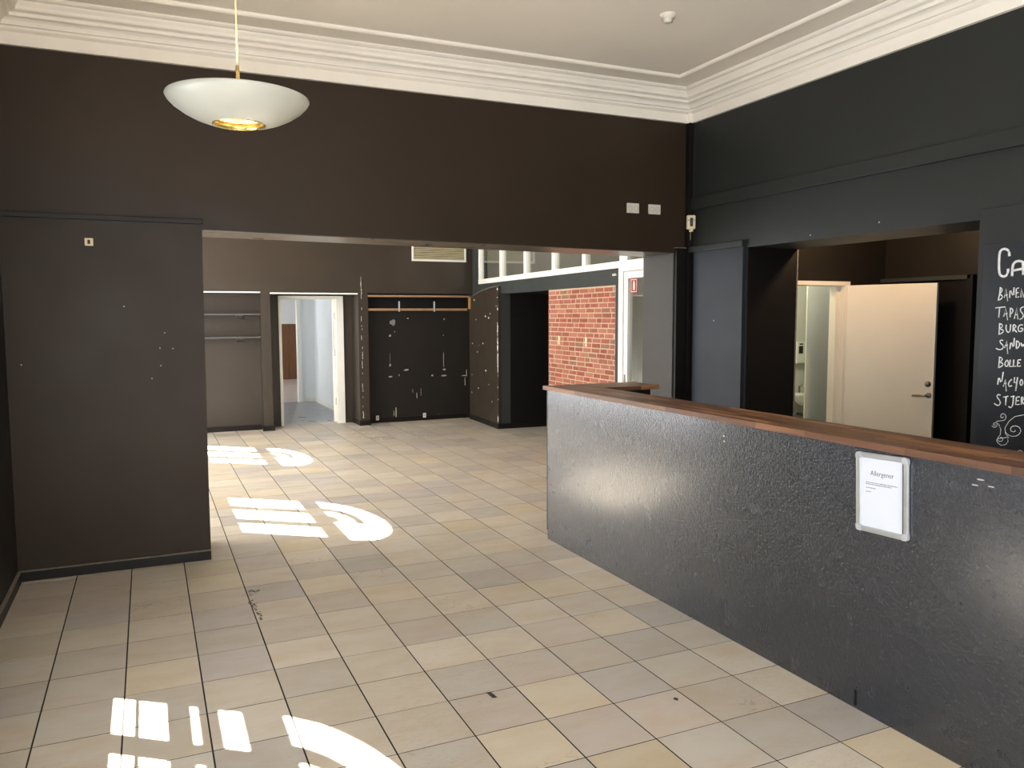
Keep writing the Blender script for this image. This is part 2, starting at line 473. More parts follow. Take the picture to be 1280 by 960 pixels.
# ---- left wall with arched windows
def arch_z(y, yc, hw, zs, rise): 
    t = max(0.0, 1-((y-yc)/hw)**2); return zs + rise*math.sqrt(t)
lw = MB()
X0, X1 = -0.39, XL
openings = [   # y0, y1, z0, zspring, rise
    (YB+0.6, -4.1, 0.5, 3.1, 0), (-3.7, -2.1, 0.5, 3.1, 0), (-0.56, 0.86, 0.70, 1.50, 0.50),
    (2.92, 3.85, 0.30, 1.58, 0), (3.98, 5.40, 1.66, 2.53, 0.48), (5.62, 7.12, 0.30, 1.58, 0), (7.30, 8.72, 1.66, 2.53, 0.48), (10.4, 12.2, 0.8, 2.2, 0), (14.0, 17.0, 0.8, 2.2, 0)]
y = YB-0.3
for (a, b, z0, zs, rise) in openings:
    lw.box(X0, X1, y, a, -0.2, ZC+0.05)
    if z0 == 1.66:                      # added openings below the arched windows, for more far room daylight
        lw.box(X0, X1, a, b, -0.2, 0.3); lw.box(X0, X1, a, b, 1.58, z0)
    else: lw.box(X0, X1, a, b, -0.2, z0)
    if rise == 0: lw.box(X0, X1, a, b, zs, ZC+0.05)
    else:
        n = 24
        for k in range(n):
            ya, yb = a+(b-a)*k/n, a+(b-a)*(k+1)/n
            zz = [arch_z(q, (a+b)/2, (b-a)/2, zs, rise) for q in (ya, yb)]
            lw.prism([(ya, zz[0]), (yb, zz[1]), (yb, ZC+0.05), (ya, ZC+0.05)], X0, X1, 'x')
    y = b
lw.box(X0, X1, y, 19.1, -0.2, ZC+0.05)
struct(lw.build('wall_left', 'black'), 'black painted window wall at the left edge', 'wall')
for k, (a, b, z0, zs, rise) in enumerate(openings):
    portal('daylight_portal', (X0-0.04, (a+b)/2, (z0+zs+rise)/2), (1, 0, 0), b-a, zs+rise-z0)

for (a, b) in ((4.02, 5.40), (7.34, 8.62)):
    portal('daylight_portal', (X0-0.04, (a+b)/2, 0.94), (1, 0, 0), b-a, 1.28)
for i, (a, b, z, d) in enumerate(((2.9, 10.2, 1.60, 1.3), (10.25, 18.8, 2.25, 1.4), (-5.5, 0.2, 3.14, 2.3))):  # unseen slabs added outside to block the sun
    struct(box('trim_%d' % (4+i), 'cream', (X0-d, X0, a, b, z, z+0.04)), ['added unseen awning keeping sun out of the low far room windows', 'added unseen awning keeping sun out of the rooms beyond the doorway', 'added unseen awning keeping sun out of the windows by the camera'][i], 'awning')
for n, (a, b) in ((12, (5.66, 7.08)), (13, (2.96, 3.80))):  # panes added on the wall as a place for fill lamps
    w = thing('window_%d' % n, {12: 'added frosted pane with a fill lamp between the two arched windows', 13: 'added frosted pane with a fill lamp next to the partition'}[n], 'window'); w['kind'] = 'structure'
    box('pane', 'white', (XL-0.01, XL+0.008, a, b, 1.72, 3.08), w)
    for t in (0, .5, 1): box('mullion', 'white', (XL, XL+0.03, a+(b-a)*t-0.025, a+(b-a)*t+0.025, 1.70, 3.10), w)
    for t in (1.70, 2.42, 3.06): box('glazing_bar', 'white', (XL, XL+0.03, a, b, t, t+0.04), w)
    d = bpy.data.lights.new('added_window_fill', 'AREA'); d.shape = 'RECTANGLE'; d.size = b-a-0.06; d.size_y = 1.3  # added area lamp that brightens the far room
    d.energy = 62*(b-a); d.color = (1.0, 0.97, 0.92)
    o = bpy.data.objects.new('added_window_fill', d); COL.objects.link(o)
    o.location = (XL+0.032, (a+b)/2, 2.4); o.rotation_euler = Vector((-1, 0, 0)).to_track_quat('Z', 'Y').to_euler()
def arched_window(n, a, b, z0, zs, rise, cols, rows, label):
    w = thing('window_%d' % n, label, 'window'); w['kind'] = 'structure'
    xa, xb = -0.366, -0.354
    edges = [a-0.02] + [e for c in cols for e in c] + [b+0.02]
    for i in range(0, len(edges), 2):
        if edges[i+1]-edges[i] > 0.002: box('mullion', 'white', (xa, xb, edges[i], edges[i+1], z0-0.02, rows[-1][1]), w)
    re = [z0-0.02] + [e for r in rows for e in r] + [zs+0.015]
    for i in range(0, len(re), 2): box('glazing_bar', 'white', (xa, xb, a-0.02, b+0.02, re[i], re[i+1]), w)
    yc, hw = (a+b)/2, (b-a)/2
    mb = MB(); N = 24
    for k in range(N):
        t0, t1 = math.pi*k/N, math.pi*(k+1)/N
        P = lambda r, t: (yc+hw*r*math.cos(t), zs+rise*r*math.sin(t))
        if k < 15: mb.prism([P(0.40, t0), P(0.58, t0), P(0.58, t1), P(0.40, t1)], xa, xb, 'x')
        mb.prism([P(0.0, t0), P(0.16, t0), P(0.16, t1)], xa, xb, 'x')
    mb.build('fanlight_ring', 'white', w)
    for t in (0.38, 0.8):
        t *= math.pi
        d = Vector((hw*math.cos(t), rise*math.sin(t))); q = Vector((-d.y, d.x)).normalized()*0.008
        p0 = Vector((yc, zs))
        MB().prism([tuple(p0-q), tuple(p0+d-q), tuple(p0+d+q), tuple(p0+q)], xa, xb, 'x').build('fanlight_bar', 'white', w)
    return w
arched_window(5, 3.98, 5.40, 1.66, 2.53, 0.48, [(4.04,4.36),(4.505,4.855),(5.0,5.35)], [(1.706,2.37)], 'arched window of the far room nearest the partition')
arched_window(6, 7.30, 8.72, 1.66, 2.53, 0.48, [(7.36,7.68),(7.825,8.175),(8.32,8.67)], [(1.706,2.37)], 'arched window of the far room by the shelf niche')
arched_window(7, -0.56, 0.86, 0.70, 1.50, 0.50, [(-0.51,-0.18),(-0.02,0.313),(0.467,0.805)], [(0.746,0.855),(0.869,0.998),(1.100,1.138),(1.228,1.331)], 'low arched window beside the counter room')
for n, (a, b, z0, zs) in ((8, (YB+0.6, -4.1, 0.5, 3.1)), (9, (-3.7, -2.1, 0.5, 3.1)), (10, (5.62, 7.12, 0.3, 1.58)), (11, (2.92, 3.85, 0.3, 1.58))):  # the two low far room windows are added to let in daylight
    w = thing('window_%d' % n, {8: 'tall plain window far behind the camera', 9: 'tall plain window beside the camera', 10: 'added low window between the arched ones, for more daylight', 11: 'added low window next to the partition, for more daylight'}[n], 'window'); w['kind'] = 'structure'
    for t in (0, .5, 1): box('mullion', 'white', (-0.38, -0.35, a+(b-a)*t-0.03, a+(b-a)*t+0.03, z0, zs), w)
    for t in (0, .6, 1): box('glazing_bar', 'white', (-0.38, -0.35, a, b, z0+(zs-z0)*t-0.03, z0+(zs-z0)*t+0.03), w)

# ---- back wall (behind the camera) with shop windows
bw = MB()
for a in ((XL-0.06, 0.2, -0.2, ZC), (4.3, XR+0.5, -0.2, ZC), (0.2, 4.3, -0.2, 0.4), (0.2, 4.3, 3.1, ZC), (2.15, 4.3, 0.4, 3.1)):
    bw.box(a[0], a[1], YB-0.08, YB, a[2], a[3])
struct(bw.build('wall_back', 'cream'), 'wall with shop windows behind the viewer', 'wall')
portal('daylight_portal', (1.175, YB-0.12, 1.75), (0, 1, 0), 1.95, 2.7)

# ---- partition with the deep beam over the wide opening
pm = MB()
pm.prism([(0.826, 2.25), (4.66, 2.208), (4.66, ZC+0.03), (0.826, ZC+0.03)], YP, 2.78, 'y')
pm.box(XL-0.02, 0.826, YP, 2.78, 2.25, ZC+0.03)
pm.box(XL-0.02, 0.818, YP, 2.78, -0.1, 2.25)
pm.box(4.66, XR+0.2, YP, 2.78, 2.208, ZC+0.03)
part = struct(pm.build('wall_front', 'brown_wall'), 'dark brown partition with a deep beam over the wide opening', 'wall')
MB().prism([(0.826, 2.244), (4.66, 2.202), (4.66, 2.208), (0.826, 2.250)], YP+0.001, 2.779, 'y').build('soffit', 'soffit', part)['label'] = 'semi-gloss underside of the beam, sheen painted into its colour'
MB().box(4.66, XR+0.45, YP, 2.80, -0.1, 2.210).build('pier', 'grey_pier', part)['label'] = 'grey jamb of the wide opening'
MB().box(4.672, 4.772, 2.305, YP, -0.1, 2.245).build('pier_facing', 'deep_black', part)
MB().box(4.665, 4.772, 2.300, YP, 2.245, 2.252).build('facing_cap', 'dust_lit_edge', part)  # pale colour paints the light this top edge catches
# lower left facing panel with its rail
MB().prism([(XL-0.01, -0.05), (0.812, -0.05), (0.832, 2.29), (XL-0.01, 2.29)], 2.318, YP, 'y').build('facing_panel', 'brown_wall', part)
MB().box(XL-0.01, 0.834, 2.298, 2.35, 2.283, 2.315, 0.004).build('rail', 'black', part)
mb = MB()
for x, z in ((0.341,1.736),(0.545,1.461),(0.624,1.457),(0.546,1.344),(0.578,1.562),(0.489,1.261),(-0.25,1.372)):
    mb.lathe([(0, -0.0012), (0.005, -0.0012), (0.005, 0)], 8, (x, 2.318, z), 'y')
o = mb.build('nail_holes', 'chip', part); o['label'] = 'small pale nail holes'; o['kind'] = 'stuff'
struct(MB().box(XL, 0.816, 2.292, 2.32, -0.02, 0.062).build('baseboard_front', 'base_black'), 'black skirting along the foot of the partition', 'baseboard')
MB().box(XL, 0.816, 2.292, 2.319, 0.062, 0.066).build('top_edge', 'dust_lit_edge', bpy.data.objects['baseboard_front'])
struct(MB().box(XL, XL+0.022, -1.4, 2.30, -0.02, 0.062).build('baseboard_left', 'base_black'), 'black skirting along the left window wall', 'baseboard')
MB().box(XL, XL+0.021, -1.4, 2.30, 0.062, 0.066).build('top_edge', 'dust_lit_edge', bpy.data.objects['baseboard_left'])

# ---- right wall with the dark opening to the corridor
rm = MB()
OY0, OY1, OZ = -0.385, 1.585, 2.20
rm.box(XR, 5.34, OY1, 2.78, -0.2, ZC+0.03)
rm.box(XR, 5.34, OY0, OY1, OZ, ZC+0.03)
rm.box(XR, 5.34, YB-0.1, OY0, -0.2, ZC+0.03)
wr = struct(rm.build('wall_right', 'black_wall'), 'greenish black wall on the right above the counter', 'wall')
MB().box(XR-0.032, XR+0.01, YB, 2.285, 2.573, 2.672, 0.004).build('rail', 'black_wall', wr)
MB().box(XR-0.012, XR+0.01, 2.275, 2.34, 2.672, 3.32).build('stile', 'black_wall', wr)
MB().box(XR-0.03, XR+0.01, 1.603, 2.235, -0.05, 2.208, 0.003).build('side_panel', 'blue_panel', wr)['label'] = 'slate grey panel beside the pier'
MB().box(XR-0.045, XR+0.01, 1.598, 2.30, 2.208, 2.258, 0.004).build('panel_cap', 'black_wall', wr)
MB().box(4.832, 5.342, 1.580, 1.59, -0.05, 2.199).build('reveal_lining', 'deep_black', wr)
MB().box(4.832, 5.342, OY0-0.005, OY0+0.005, -0.05, 2.199).build('reveal_lining', 'deep_black', wr)
MB().box(5.335, 5.345, 1.574, 1.580, -0.05, 2.195).build('corner_bead', 'dust_lit_edge', wr)
# corner pipe box
cp = struct(MB().box(4.775, XR, 2.285, YP, -0.05, 3.31, 0.003).build('trim_3', 'deep_black'), 'slim black boxed pipe in the corner of the two walls', 'pipe box')
MB().box(4.772, XR, 2.282, YP, 3.31, 3.415, 0.004).build('white_top', 'cornice', cp)

# ---- corridor behind the opening
cm = MB()
cm.box(6.6, 6.7, -1.2, 1.8, -0.2, 2.75); cm.box(5.34, 6.7, -1.3, -1.2, -0.2, 2.75)
struct(cm.build('wall_corridor', 'black'), 'brownish black walls of the corridor behind the opening', 'wall')
struct(box('ceiling_corridor', 'black', (5.34, 6.7, -1.3, 1.9, 2.75, 2.8)), 'dark ceiling of the corridor behind the opening', 'ceiling')
struct(box('floor_corridor', 'grey_floor', (4.83, 8.2, -1.3, 3.1, -0.15, -0.001)), 'grey floor of the corridor and washroom', 'floor')
dm = thing('door_4', 'black door in a black frame at the back of the corridor', 'door'); dm['kind'] = 'structure'
MB().box(6.565, 6.6, 0.93, 1.80, 0, 1.94).build('leaf', 'deep_black', dm)
MB().box(6.54, 6.6, 0.92, 1.80, 1.95, 1.985, 0.003).build('head', 'band_black', dm)
MB().box(6.54, 6.6, 0.90, 0.955, 0, 1.985, 0.003).build('jamb', 'deep_black', dm)
point('corridor_lamp_light', (5.62, 1.15, 2.52), 36, (1.0, 0.66, 0.36), 0.06)

# ---- washroom door, frame and room
wm = MB()
wm.box(5.34, 5.42, 1.8, 1.9, -0.1, 2.8); wm.box(6.14, 8.2, 1.8, 1.9, -0.1, 2.8); wm.box(5.42, 6.14, 1.8, 1.9, 1.955, 2.8)
struct(wm.build('wall_corridor_end', 'black'), 'black end wall of the corridor around the washroom doorway', 'wall')
wm = MB()
wm.box(5.30, 8.2, 3.09, 3.19, -0.1, 2.8); wm.box(8.1, 8.2, 1.9, 3.1, -0.1, 2.8); wm.box(5.30, 5.36, 1.9, 3.1, -0.1, 2.8)
wm.box(6.29, 8.1, 2.42, 2.435, -0.1, 2.8)
struct(wm.build('wall_washroom', 'toilet_wall'), 'pale washroom walls seen through the doorway', 'wall')
struct(box('ceiling_washroom', 'toilet_wall', (5.3, 8.2, 1.9, 3.15, 2.8, 2.85)), 'pale washroom ceiling', 'ceiling')
point('washroom_fill_light', (5.95, 2.2, 2.5), 42, (1.0, 0.93, 0.78), 0.08)  # unseen lamp added to brighten the washroom walls
d2 = thing('door_2', 'open cream door with a steel lever handle behind the counter', 'door'); d2['kind'] = 'structure'
fr = MB().box(5.38, 6.15, 1.775, 1.915, 1.920, 1.957, 0.003).build('door_head', 'cream', d2)
MB().box(6.085, 6.15, 1.775, 1.915, 0, 1.921, 0.003).build('door_jamb', 'cream', d2)
MB().box(6.04, 6.086, 1.83, 1.905, 0, 1.921, 0.003).build('door_stop', 'cream', d2)
MB().box(5.38, 5.425, 1.775, 1.915, 0, 1.921, 0.003).build('door_jamb', 'cream', d2)
u = Vector((0.24, -0.73, 0)).normalized()
LM = basis((6.115, 1.785, 0), u)
leaf = MB().box(-0.018, 0.752, 0.008, 1.922, -0.04, 0, 0.002).build('leaf', 'cream', d2, LM)
MB().tube([(0.718, 0.997, 0.0), (0.718, 0.997, 0.045), (0.70, 0.997, 0.052), (0.608, 0.992, 0.052)], 0.009, 8).build('lever_handle', 'metal', leaf)
MB().lathe([(0, 0.008), (0.022, 0.008), (0.024, 0.0)], 20, (0.718, 0.997, 0)).build('handle_rose', 'metal', leaf)
k_ = MB().lathe([(0, 0.012), (0.010, 0.012), (0.010, 0.008), (0.024, 0.008), (0.025, 0)], 20, (0.710, 1.091, 0)).build('lock_rose', 'metal', leaf)
for z in (0.25, 1.02, 1.72): MB().box(-0.034, -0.016, z, z+0.12, -0.012, 0.006, 0.002).build('hinge', 'metal', leaf)
# washroom fittings
dp = thing('towel_dispenser', 'white wall dispenser with a dark window above the basin', 'dispenser', face_south(6.83, 3.09, 1.15))
MB().box(-0.06, 0.06, 0, 0.23, 0, 0.05, 0.008).build('housing', 'white', dp)
MB().box(-0.035, 0.02, 0.105, 0.185, 0.05, 0.055, 0.001).build('window', 'dark_plastic', dp)
MB().box(-0.025, 0.02, 0.198, 0.212, 0.05, 0.053, 0.001).build('lock_slot', 'dark_plastic', dp)
ws = thing('wash_basin', 'small white ceramic basin on the washroom wall', 'basin', face_south(6.80, 3.085, 0.70))
mb = MB(); prof_b = [(0.02, 0.0), (0.08, 0.015), (0.12, 0.06), (0.145, 0.12), (0.15, 0.135), (0.135, 0.135), (0.11, 0.07), (0.06, 0.03), (0.0, 0.025)]
mb.lathe(prof_b, 28, (0, 0, 0.17), 'y')
mb.box(-0.17, 0.17, 0.06, 0.135, 0, 0.06, 0.01)
mb.build('bowl', 'white', ws)
MB().tube([(0.03, 0.135, 0.03), (0.03, 0.20, 0.03), (0.03, 0.21, 0.06), (0.03, 0.195, 0.12)], 0.012).build('tap', 'metal', ws)
MB().tube([(0.04, 0.01, 0.14), (0.04, -0.08, 0.14), (0.04, -0.1, 0.11), (0.04, -0.1, 0)], 0.016).build('trap_pipe', 'metal', ws)

# ---- far room: end wall with niches and door recess
fm = MB()
fm.box(XL, 5.5, 8.62, 9.15, 2.02, ZC+0.03)
fm.box(XL, 1.98, 8.82, 9.15, -0.1, 2.02)
fm.box(1.98, 2.115, 8.62, 9.15, -0.1, 2.02)
fm.box(3.40, 3.55, 8.60, 9.15, -0.1, 2.02)
fm.box(2.115, 2.29, 9.05, 9.15, -0.1, 2.02); fm.box(3.264, 3.40, 9.05, 9.15, -0.1, 2.02); fm.box(2.29, 3.264, 9.05, 9.15, 1.985, 2.02)
fw = struct(fm.build('wall_far', 'far_wall'), 'dark brown end wall of the far room with niches', 'wall')
nb = MB().box(3.55, 5.6, 8.80, 9.15, -0.1, 2.02).build('niche_back', 'black', fw)
nb['label'] = 'scuffed black back of the coat niche'
MB().box(XL, 1.98, 8.612, 8.66, 2.012, 2.030).build('soffit_strip', 'white', fw)['label'] = 'white edge strip standing for sunlit bounce over the shelf niche'  # white edge; its brightness stands for floor bounce on the soffit
MB().box(2.115, 3.40, 8.612, 8.66, 2.000, 2.020).build('soffit_strip', 'white', fw)['label'] = 'white edge strip standing for sunlit bounce over the door recess'
for a in ((XL, 1.965, 8.805, 8.82), (1.965, 2.13, 8.600, 8.64), (2.115, 2.13, 8.62, 9.05), (3.385, 3.40, 8.62, 9.05), (3.385, 3.565, 8.575, 8.61), (3.55, 5.2, 8.785, 8.80)):
    MB().box(a[0], a[1], a[2], a[3], -0.02, 0.075, 0.002).build('skirting', 'base_black', fw)

NICHE = [(3.943, 1.518, 4.045, 1.628), (3.922, 1.343, 3.964, 1.384), (3.937, 0.923, 3.941, 1.107), (3.921, 0.875, 3.953, 0.926), (4.157, 0.803, 4.248, 0.834), (3.909, 0.705, 3.979, 0.735), (4.616, 0.698, 4.655, 0.733), (4.805, 0.793, 4.875, 0.823), (4.774, 0.696, 4.889, 0.721), (4.825, 0.827, 4.834, 1.111), (4.835, 1.603, 4.859, 1.636), (4.822, 1.351, 4.841, 1.371), (4.363, 0.355, 4.379, 0.461), (4.436, 0.381, 4.444, 0.523), (4.3, 0.434, 4.308, 0.528), (4.015, -0.002, 4.033, 0.244), (3.983, 0.088, 3.994, 0.181), (4.223, 1.625, 4.256, 1.648), (5.218, 0.671, 5.232, 0.816), (5.135, 0.69, 5.237, 0.703), (5.191, 0.516, 5.205, 0.685), (4.012, 1.417, 4.031, 1.436), (4.722, 0.059, 4.751, 0.082), (4.075, 0.718, 4.089, 0.76), (3.658, 1.685, 5.208, 1.696), (4.479, 0.092, 4.499, 0.105)]
CHALK = {
'ca' : [[(-0.571, 1.981), (-0.568, 2.008), (-0.551, 2.023), (-0.526, 2.022), (-0.514, 2.004), (-0.513, 1.957), (-0.516, 1.901), (-0.524, 1.879), (-0.544, 1.869), (-0.561, 1.877), (-0.568, 1.895), (-0.567, 1.913)], [(-0.592, 1.871), (-0.591, 1.916), (-0.597, 1.941), (-0.615, 1.952), (-0.637, 1.95), (-0.652, 1.941)], [(-0.593, 1.901), (-0.65, 1.909)], [(-0.648, 1.945), (-0.654, 1.876)]] ,
'banen' : [[(-0.528, 1.813), (-0.526, 1.776), (-0.519, 1.741)], [(-0.525, 1.813), (-0.54, 1.803), (-0.537, 1.787), (-0.526, 1.776), (-0.544, 1.764), (-0.538, 1.748), (-0.517, 1.741)], [(-0.553, 1.755), (-0.562, 1.804), (-0.573, 1.735)], [(-0.557, 1.768), (-0.572, 1.771)], [(-0.584, 1.753), (-0.584, 1.804), (-0.606, 1.756), (-0.606, 1.81)], [(-0.619, 1.802), (-0.619, 1.755), (-0.637, 1.758)], [(-0.619, 1.802), (-0.633, 1.806)], [(-0.62, 1.779), (-0.633, 1.781)], [(-0.647, 1.755), (-0.646, 1.802), (-0.663, 1.754)]] ,
'tapas' : [[(-0.504, 1.699), (-0.562, 1.704)], [(-0.529, 1.7), (-0.527, 1.645)], [(-0.555, 1.65), (-0.565, 1.698), (-0.578, 1.631)], [(-0.559, 1.665), (-0.576, 1.669)], [(-0.592, 1.647), (-0.591, 1.699)], [(-0.591, 1.698), (-0.606, 1.69), (-0.605, 1.674), (-0.593, 1.665)], [(-0.616, 1.639), (-0.627, 1.699), (-0.636, 1.636)], [(-0.62, 1.66), (-0.634, 1.663)], [(-0.665, 1.704), (-0.647, 1.696), (-0.648, 1.681), (-0.665, 1.662), (-0.663, 1.643), (-0.645, 1.635)]] ,
'burg' : [[(-0.534, 1.613), (-0.533, 1.554)], [(-0.531, 1.613), (-0.552, 1.606), (-0.548, 1.591), (-0.533, 1.584), (-0.561, 1.574), (-0.552, 1.56), (-0.53, 1.552)], [(-0.572, 1.606), (-0.571, 1.581), (-0.582, 1.563), (-0.596, 1.569), (-0.597, 1.609)], [(-0.612, 1.568), (-0.612, 1.607)], [(-0.612, 1.607), (-0.627, 1.603), (-0.625, 1.59), (-0.613, 1.585), (-0.634, 1.565)], [(-0.665, 1.605), (-0.649, 1.607), (-0.638, 1.589), (-0.645, 1.568), (-0.665, 1.573), (-0.666, 1.588), (-0.653, 1.587)]] ,
'sandw' : [[(-0.559, 1.518), (-0.546, 1.522), (-0.539, 1.51), (-0.563, 1.488), (-0.558, 1.471), (-0.537, 1.466), (-0.519, 1.474)], [(-0.569, 1.477), (-0.58, 1.518), (-0.588, 1.445)], [(-0.57, 1.491), (-0.587, 1.494)], [(-0.599, 1.472), (-0.603, 1.519), (-0.621, 1.475), (-0.621, 1.534)], [(-0.634, 1.52), (-0.635, 1.476)], [(-0.634, 1.52), (-0.652, 1.509), (-0.651, 1.487), (-0.635, 1.475)], [(-0.659, 1.509), (-0.667, 1.484), (-0.673, 1.506), (-0.678, 1.488)]] ,
'bolle' : [[(-0.543, 1.428), (-0.54, 1.366)], [(-0.539, 1.426), (-0.559, 1.421), (-0.557, 1.406), (-0.543, 1.398), (-0.568, 1.39), (-0.557, 1.374), (-0.537, 1.366)], [(-0.586, 1.411), (-0.575, 1.396), (-0.577, 1.378), (-0.589, 1.375), (-0.596, 1.39), (-0.592, 1.408), (-0.586, 1.411)], [(-0.604, 1.414), (-0.602, 1.375), (-0.619, 1.378)], [(-0.624, 1.415), (-0.623, 1.377), (-0.638, 1.38)], [(-0.647, 1.414), (-0.646, 1.379), (-0.665, 1.383)], [(-0.647, 1.414), (-0.664, 1.417)], [(-0.646, 1.397), (-0.659, 1.399)]] ,
'nacho' : [[(-0.539, 1.271), (-0.544, 1.32), (-0.56, 1.275), (-0.568, 1.344)], [(-0.572, 1.262), (-0.583, 1.304), (-0.59, 1.238)], [(-0.575, 1.279), (-0.589, 1.284)], [(-0.619, 1.307), (-0.605, 1.294), (-0.6, 1.278), (-0.606, 1.265), (-0.621, 1.272)], [(-0.634, 1.319), (-0.632, 1.289), (-0.648, 1.292)], [(-0.65, 1.32), (-0.643, 1.244)], [(-0.671, 1.31), (-0.663, 1.291), (-0.67, 1.276), (-0.68, 1.284), (-0.679, 1.303), (-0.671, 1.31)]] ,
'stjer' : [[(-0.559, 1.213), (-0.545, 1.218), (-0.536, 1.203), (-0.56, 1.179), (-0.558, 1.16), (-0.543, 1.153), (-0.524, 1.164)], [(-0.574, 1.203), (-0.604, 1.212)], [(-0.591, 1.206), (-0.59, 1.16)], [(-0.617, 1.21), (-0.639, 1.215)], [(-0.632, 1.212), (-0.632, 1.168), (-0.621, 1.148), (-0.607, 1.155)], [(-0.648, 1.21), (-0.647, 1.169), (-0.668, 1.173)], [(-0.648, 1.21), (-0.667, 1.214)], [(-0.648, 1.189), (-0.664, 1.193)], [(-0.678, 1.172), (-0.677, 1.214)], [(-0.677, 1.214), (-0.691, 1.21), (-0.679, 1.19), (-0.694, 1.176)]] ,
'scroll' : [[(-0.58, 1.096), (-0.581, 1.094), (-0.58, 1.092), (-0.578, 1.089), (-0.575, 1.088), (-0.57, 1.088), (-0.567, 1.091), (-0.565, 1.096), (-0.566, 1.102), (-0.569, 1.107), (-0.576, 1.111), (-0.583, 1.111), (-0.59, 1.108), (-0.595, 1.101), (-0.596, 1.092), (-0.593, 1.083), (-0.586, 1.075), (-0.541, 1.064), (-0.557, 1.048), (-0.57, 1.023), (-0.568, 0.992), (-0.557, 0.976), (-0.548, 0.956)], [(-0.536, 1.046), (-0.537, 1.044), (-0.537, 1.042), (-0.535, 1.041), (-0.532, 1.04), (-0.529, 1.041), (-0.526, 1.044), (-0.526, 1.048), (-0.528, 1.052), (-0.532, 1.055), (-0.537, 1.056), (-0.543, 1.055), (-0.547, 1.05), (-0.548, 1.043), (-0.545, 1.037), (-0.539, 1.031), (-0.531, 1.029), (-0.523, 1.031), (-0.517, 1.037)], [(-0.569, 0.97), (-0.568, 0.972), (-0.568, 0.974), (-0.57, 0.976), (-0.572, 0.978), (-0.576, 0.978), (-0.58, 0.977), (-0.583, 0.974), (-0.584, 0.97), (-0.584, 0.965), (-0.58, 0.959), (-0.575, 0.956), (-0.568, 0.954), (-0.561, 0.955), (-0.555, 0.959), (-0.552, 0.966), (-0.608, 0.983), (-0.615, 0.961), (-0.601, 0.941), (-0.575, 0.933), (-0.555, 0.945), (-0.548, 0.959)], [(-0.65, 1.029), (-0.652, 1.028), (-0.652, 1.026), (-0.652, 1.024), (-0.65, 1.021), (-0.646, 1.019), (-0.642, 1.018), (-0.637, 1.018), (-0.632, 1.019), (-0.628, 1.022), (-0.626, 1.026), (-0.625, 1.031), (-0.626, 1.037), (-0.63, 1.043), (-0.637, 1.048), (-0.645, 1.051), (-0.654, 1.052), (-0.663, 1.051), (-0.672, 1.047), (-0.678, 1.041), (-0.682, 1.033), (-0.682, 1.024), (-0.678, 1.015), (-0.671, 1.006), (-0.661, 0.998), (-0.648, 0.994), (-0.633, 0.992), (-0.619, 0.995), (-0.607, 1.001), (-0.598, 1.01), (-0.593, 1.022)], [(-0.618, 0.98), (-0.597, 1.004), (-0.593, 1.033), (-0.614, 1.073), (-0.646, 1.103), (-0.697, 1.119)], [(-0.685, 0.905), (-0.686, 0.903), (-0.686, 0.901), (-0.684, 0.898), (-0.681, 0.897), (-0.677, 0.896), (-0.673, 0.898), (-0.671, 0.902), (-0.67, 0.907), (-0.672, 0.913), (-0.676, 0.918), (-0.683, 0.921), (-0.69, 0.921), (-0.696, 0.917), (-0.701, 0.911), (-0.702, 0.902), (-0.699, 0.893)]] ,
}

def chip_poly(mb, x0, z0, x1, z1, y, rnd=random, axis='y', th=0.0015, nrm=-1):
    cx, cz, rx, rz = (x0+x1)/2, (z0+z1)/2, (x1-x0)/2, (z1-z0)/2
    n = 9
    poly = []
    for k in range(n):
        a = 2*math.pi*k/n; r = rnd.uniform(0.65, 1.1)
        c, s_ = math.cos(a), math.sin(a)
        if rz > 4*rx or rx > 4*rz: c, s_ = math.copysign(abs(c)**0.4, c), math.copysign(abs(s_)**0.8, s_)
        poly.append((cx+rx*r*c, cz+rz*r*s_))
    mb.prism(poly, y, y+nrm*th, axis)
mb, mg = MB(), MB()
for i, (x0, z0, x1, z1) in enumerate(NICHE):
    if x1-x0 > 0.6: continue
    chip_poly(mg if i in (0,) else mb, x0, z0, x1, z1, 8.80)
o = mb.build('paint_chips', 'chip', nb); o['kind'] = 'stuff'; o['label'] = 'pale chips and scratches in the black paint'
o = mg.build('bare_patch', 'chip_grey', nb); o['label'] = 'grey bare patch in the black paint'
# peeling edge of the pillar beside the coat niche
mb = MB()
for k in range(26):
    z = 0.12 + 2.15*random.random()**1.0
    x = 3.448+random.uniform(-0.006, 0.008); h = random.choice((0.012, 0.02, 0.045))
    chip_poly(mb, x-0.003, z-h, x+0.003, z+h, 8.60)
chip_poly(mb, 3.452, 1.95, 3.456, 2.28, 8.62)
o = mb.build('paint_chips', 'white', fw); o['kind'] = 'stuff'; o['label'] = 'flaking paint along the pillar'

# ---- door to the bright room
d1 = thing('door_1', 'white framed doorway with its open door, leading to a bright room', 'door'); d1['kind'] = 'structure'
MB().box(2.285, 2.326, 9.02, 9.17, 0, 1.985, 0.003).build('door_jamb', 'white', d1)
MB().box(3.150, 3.266, 9.02, 9.17, 0, 1.985, 0.003).build('door_jamb', 'white', d1)
MB().box(2.326, 3.150, 9.02, 9.17, 1.935, 1.985, 0.003).build('door_head', 'white', d1)
LM = basis((3.128, 9.13, 0), (0.205, 0.98, 0))
leaf = MB().box(0, 0.80, 0.01, 1.93, -0.02, 0.02, 0.002).build('leaf', 'white', d1, LM)
for z in (0.28, 1.05, 1.62): MB().box(-0.006, 0.006, z, z+0.11, 0.012, 0.04, 0.002).build('hinge', 'metal', leaf)
MB().box(-0.004, 0.002, 1.15, 1.60, -0.004, 0.004).build('edge_strip', 'metal', leaf)

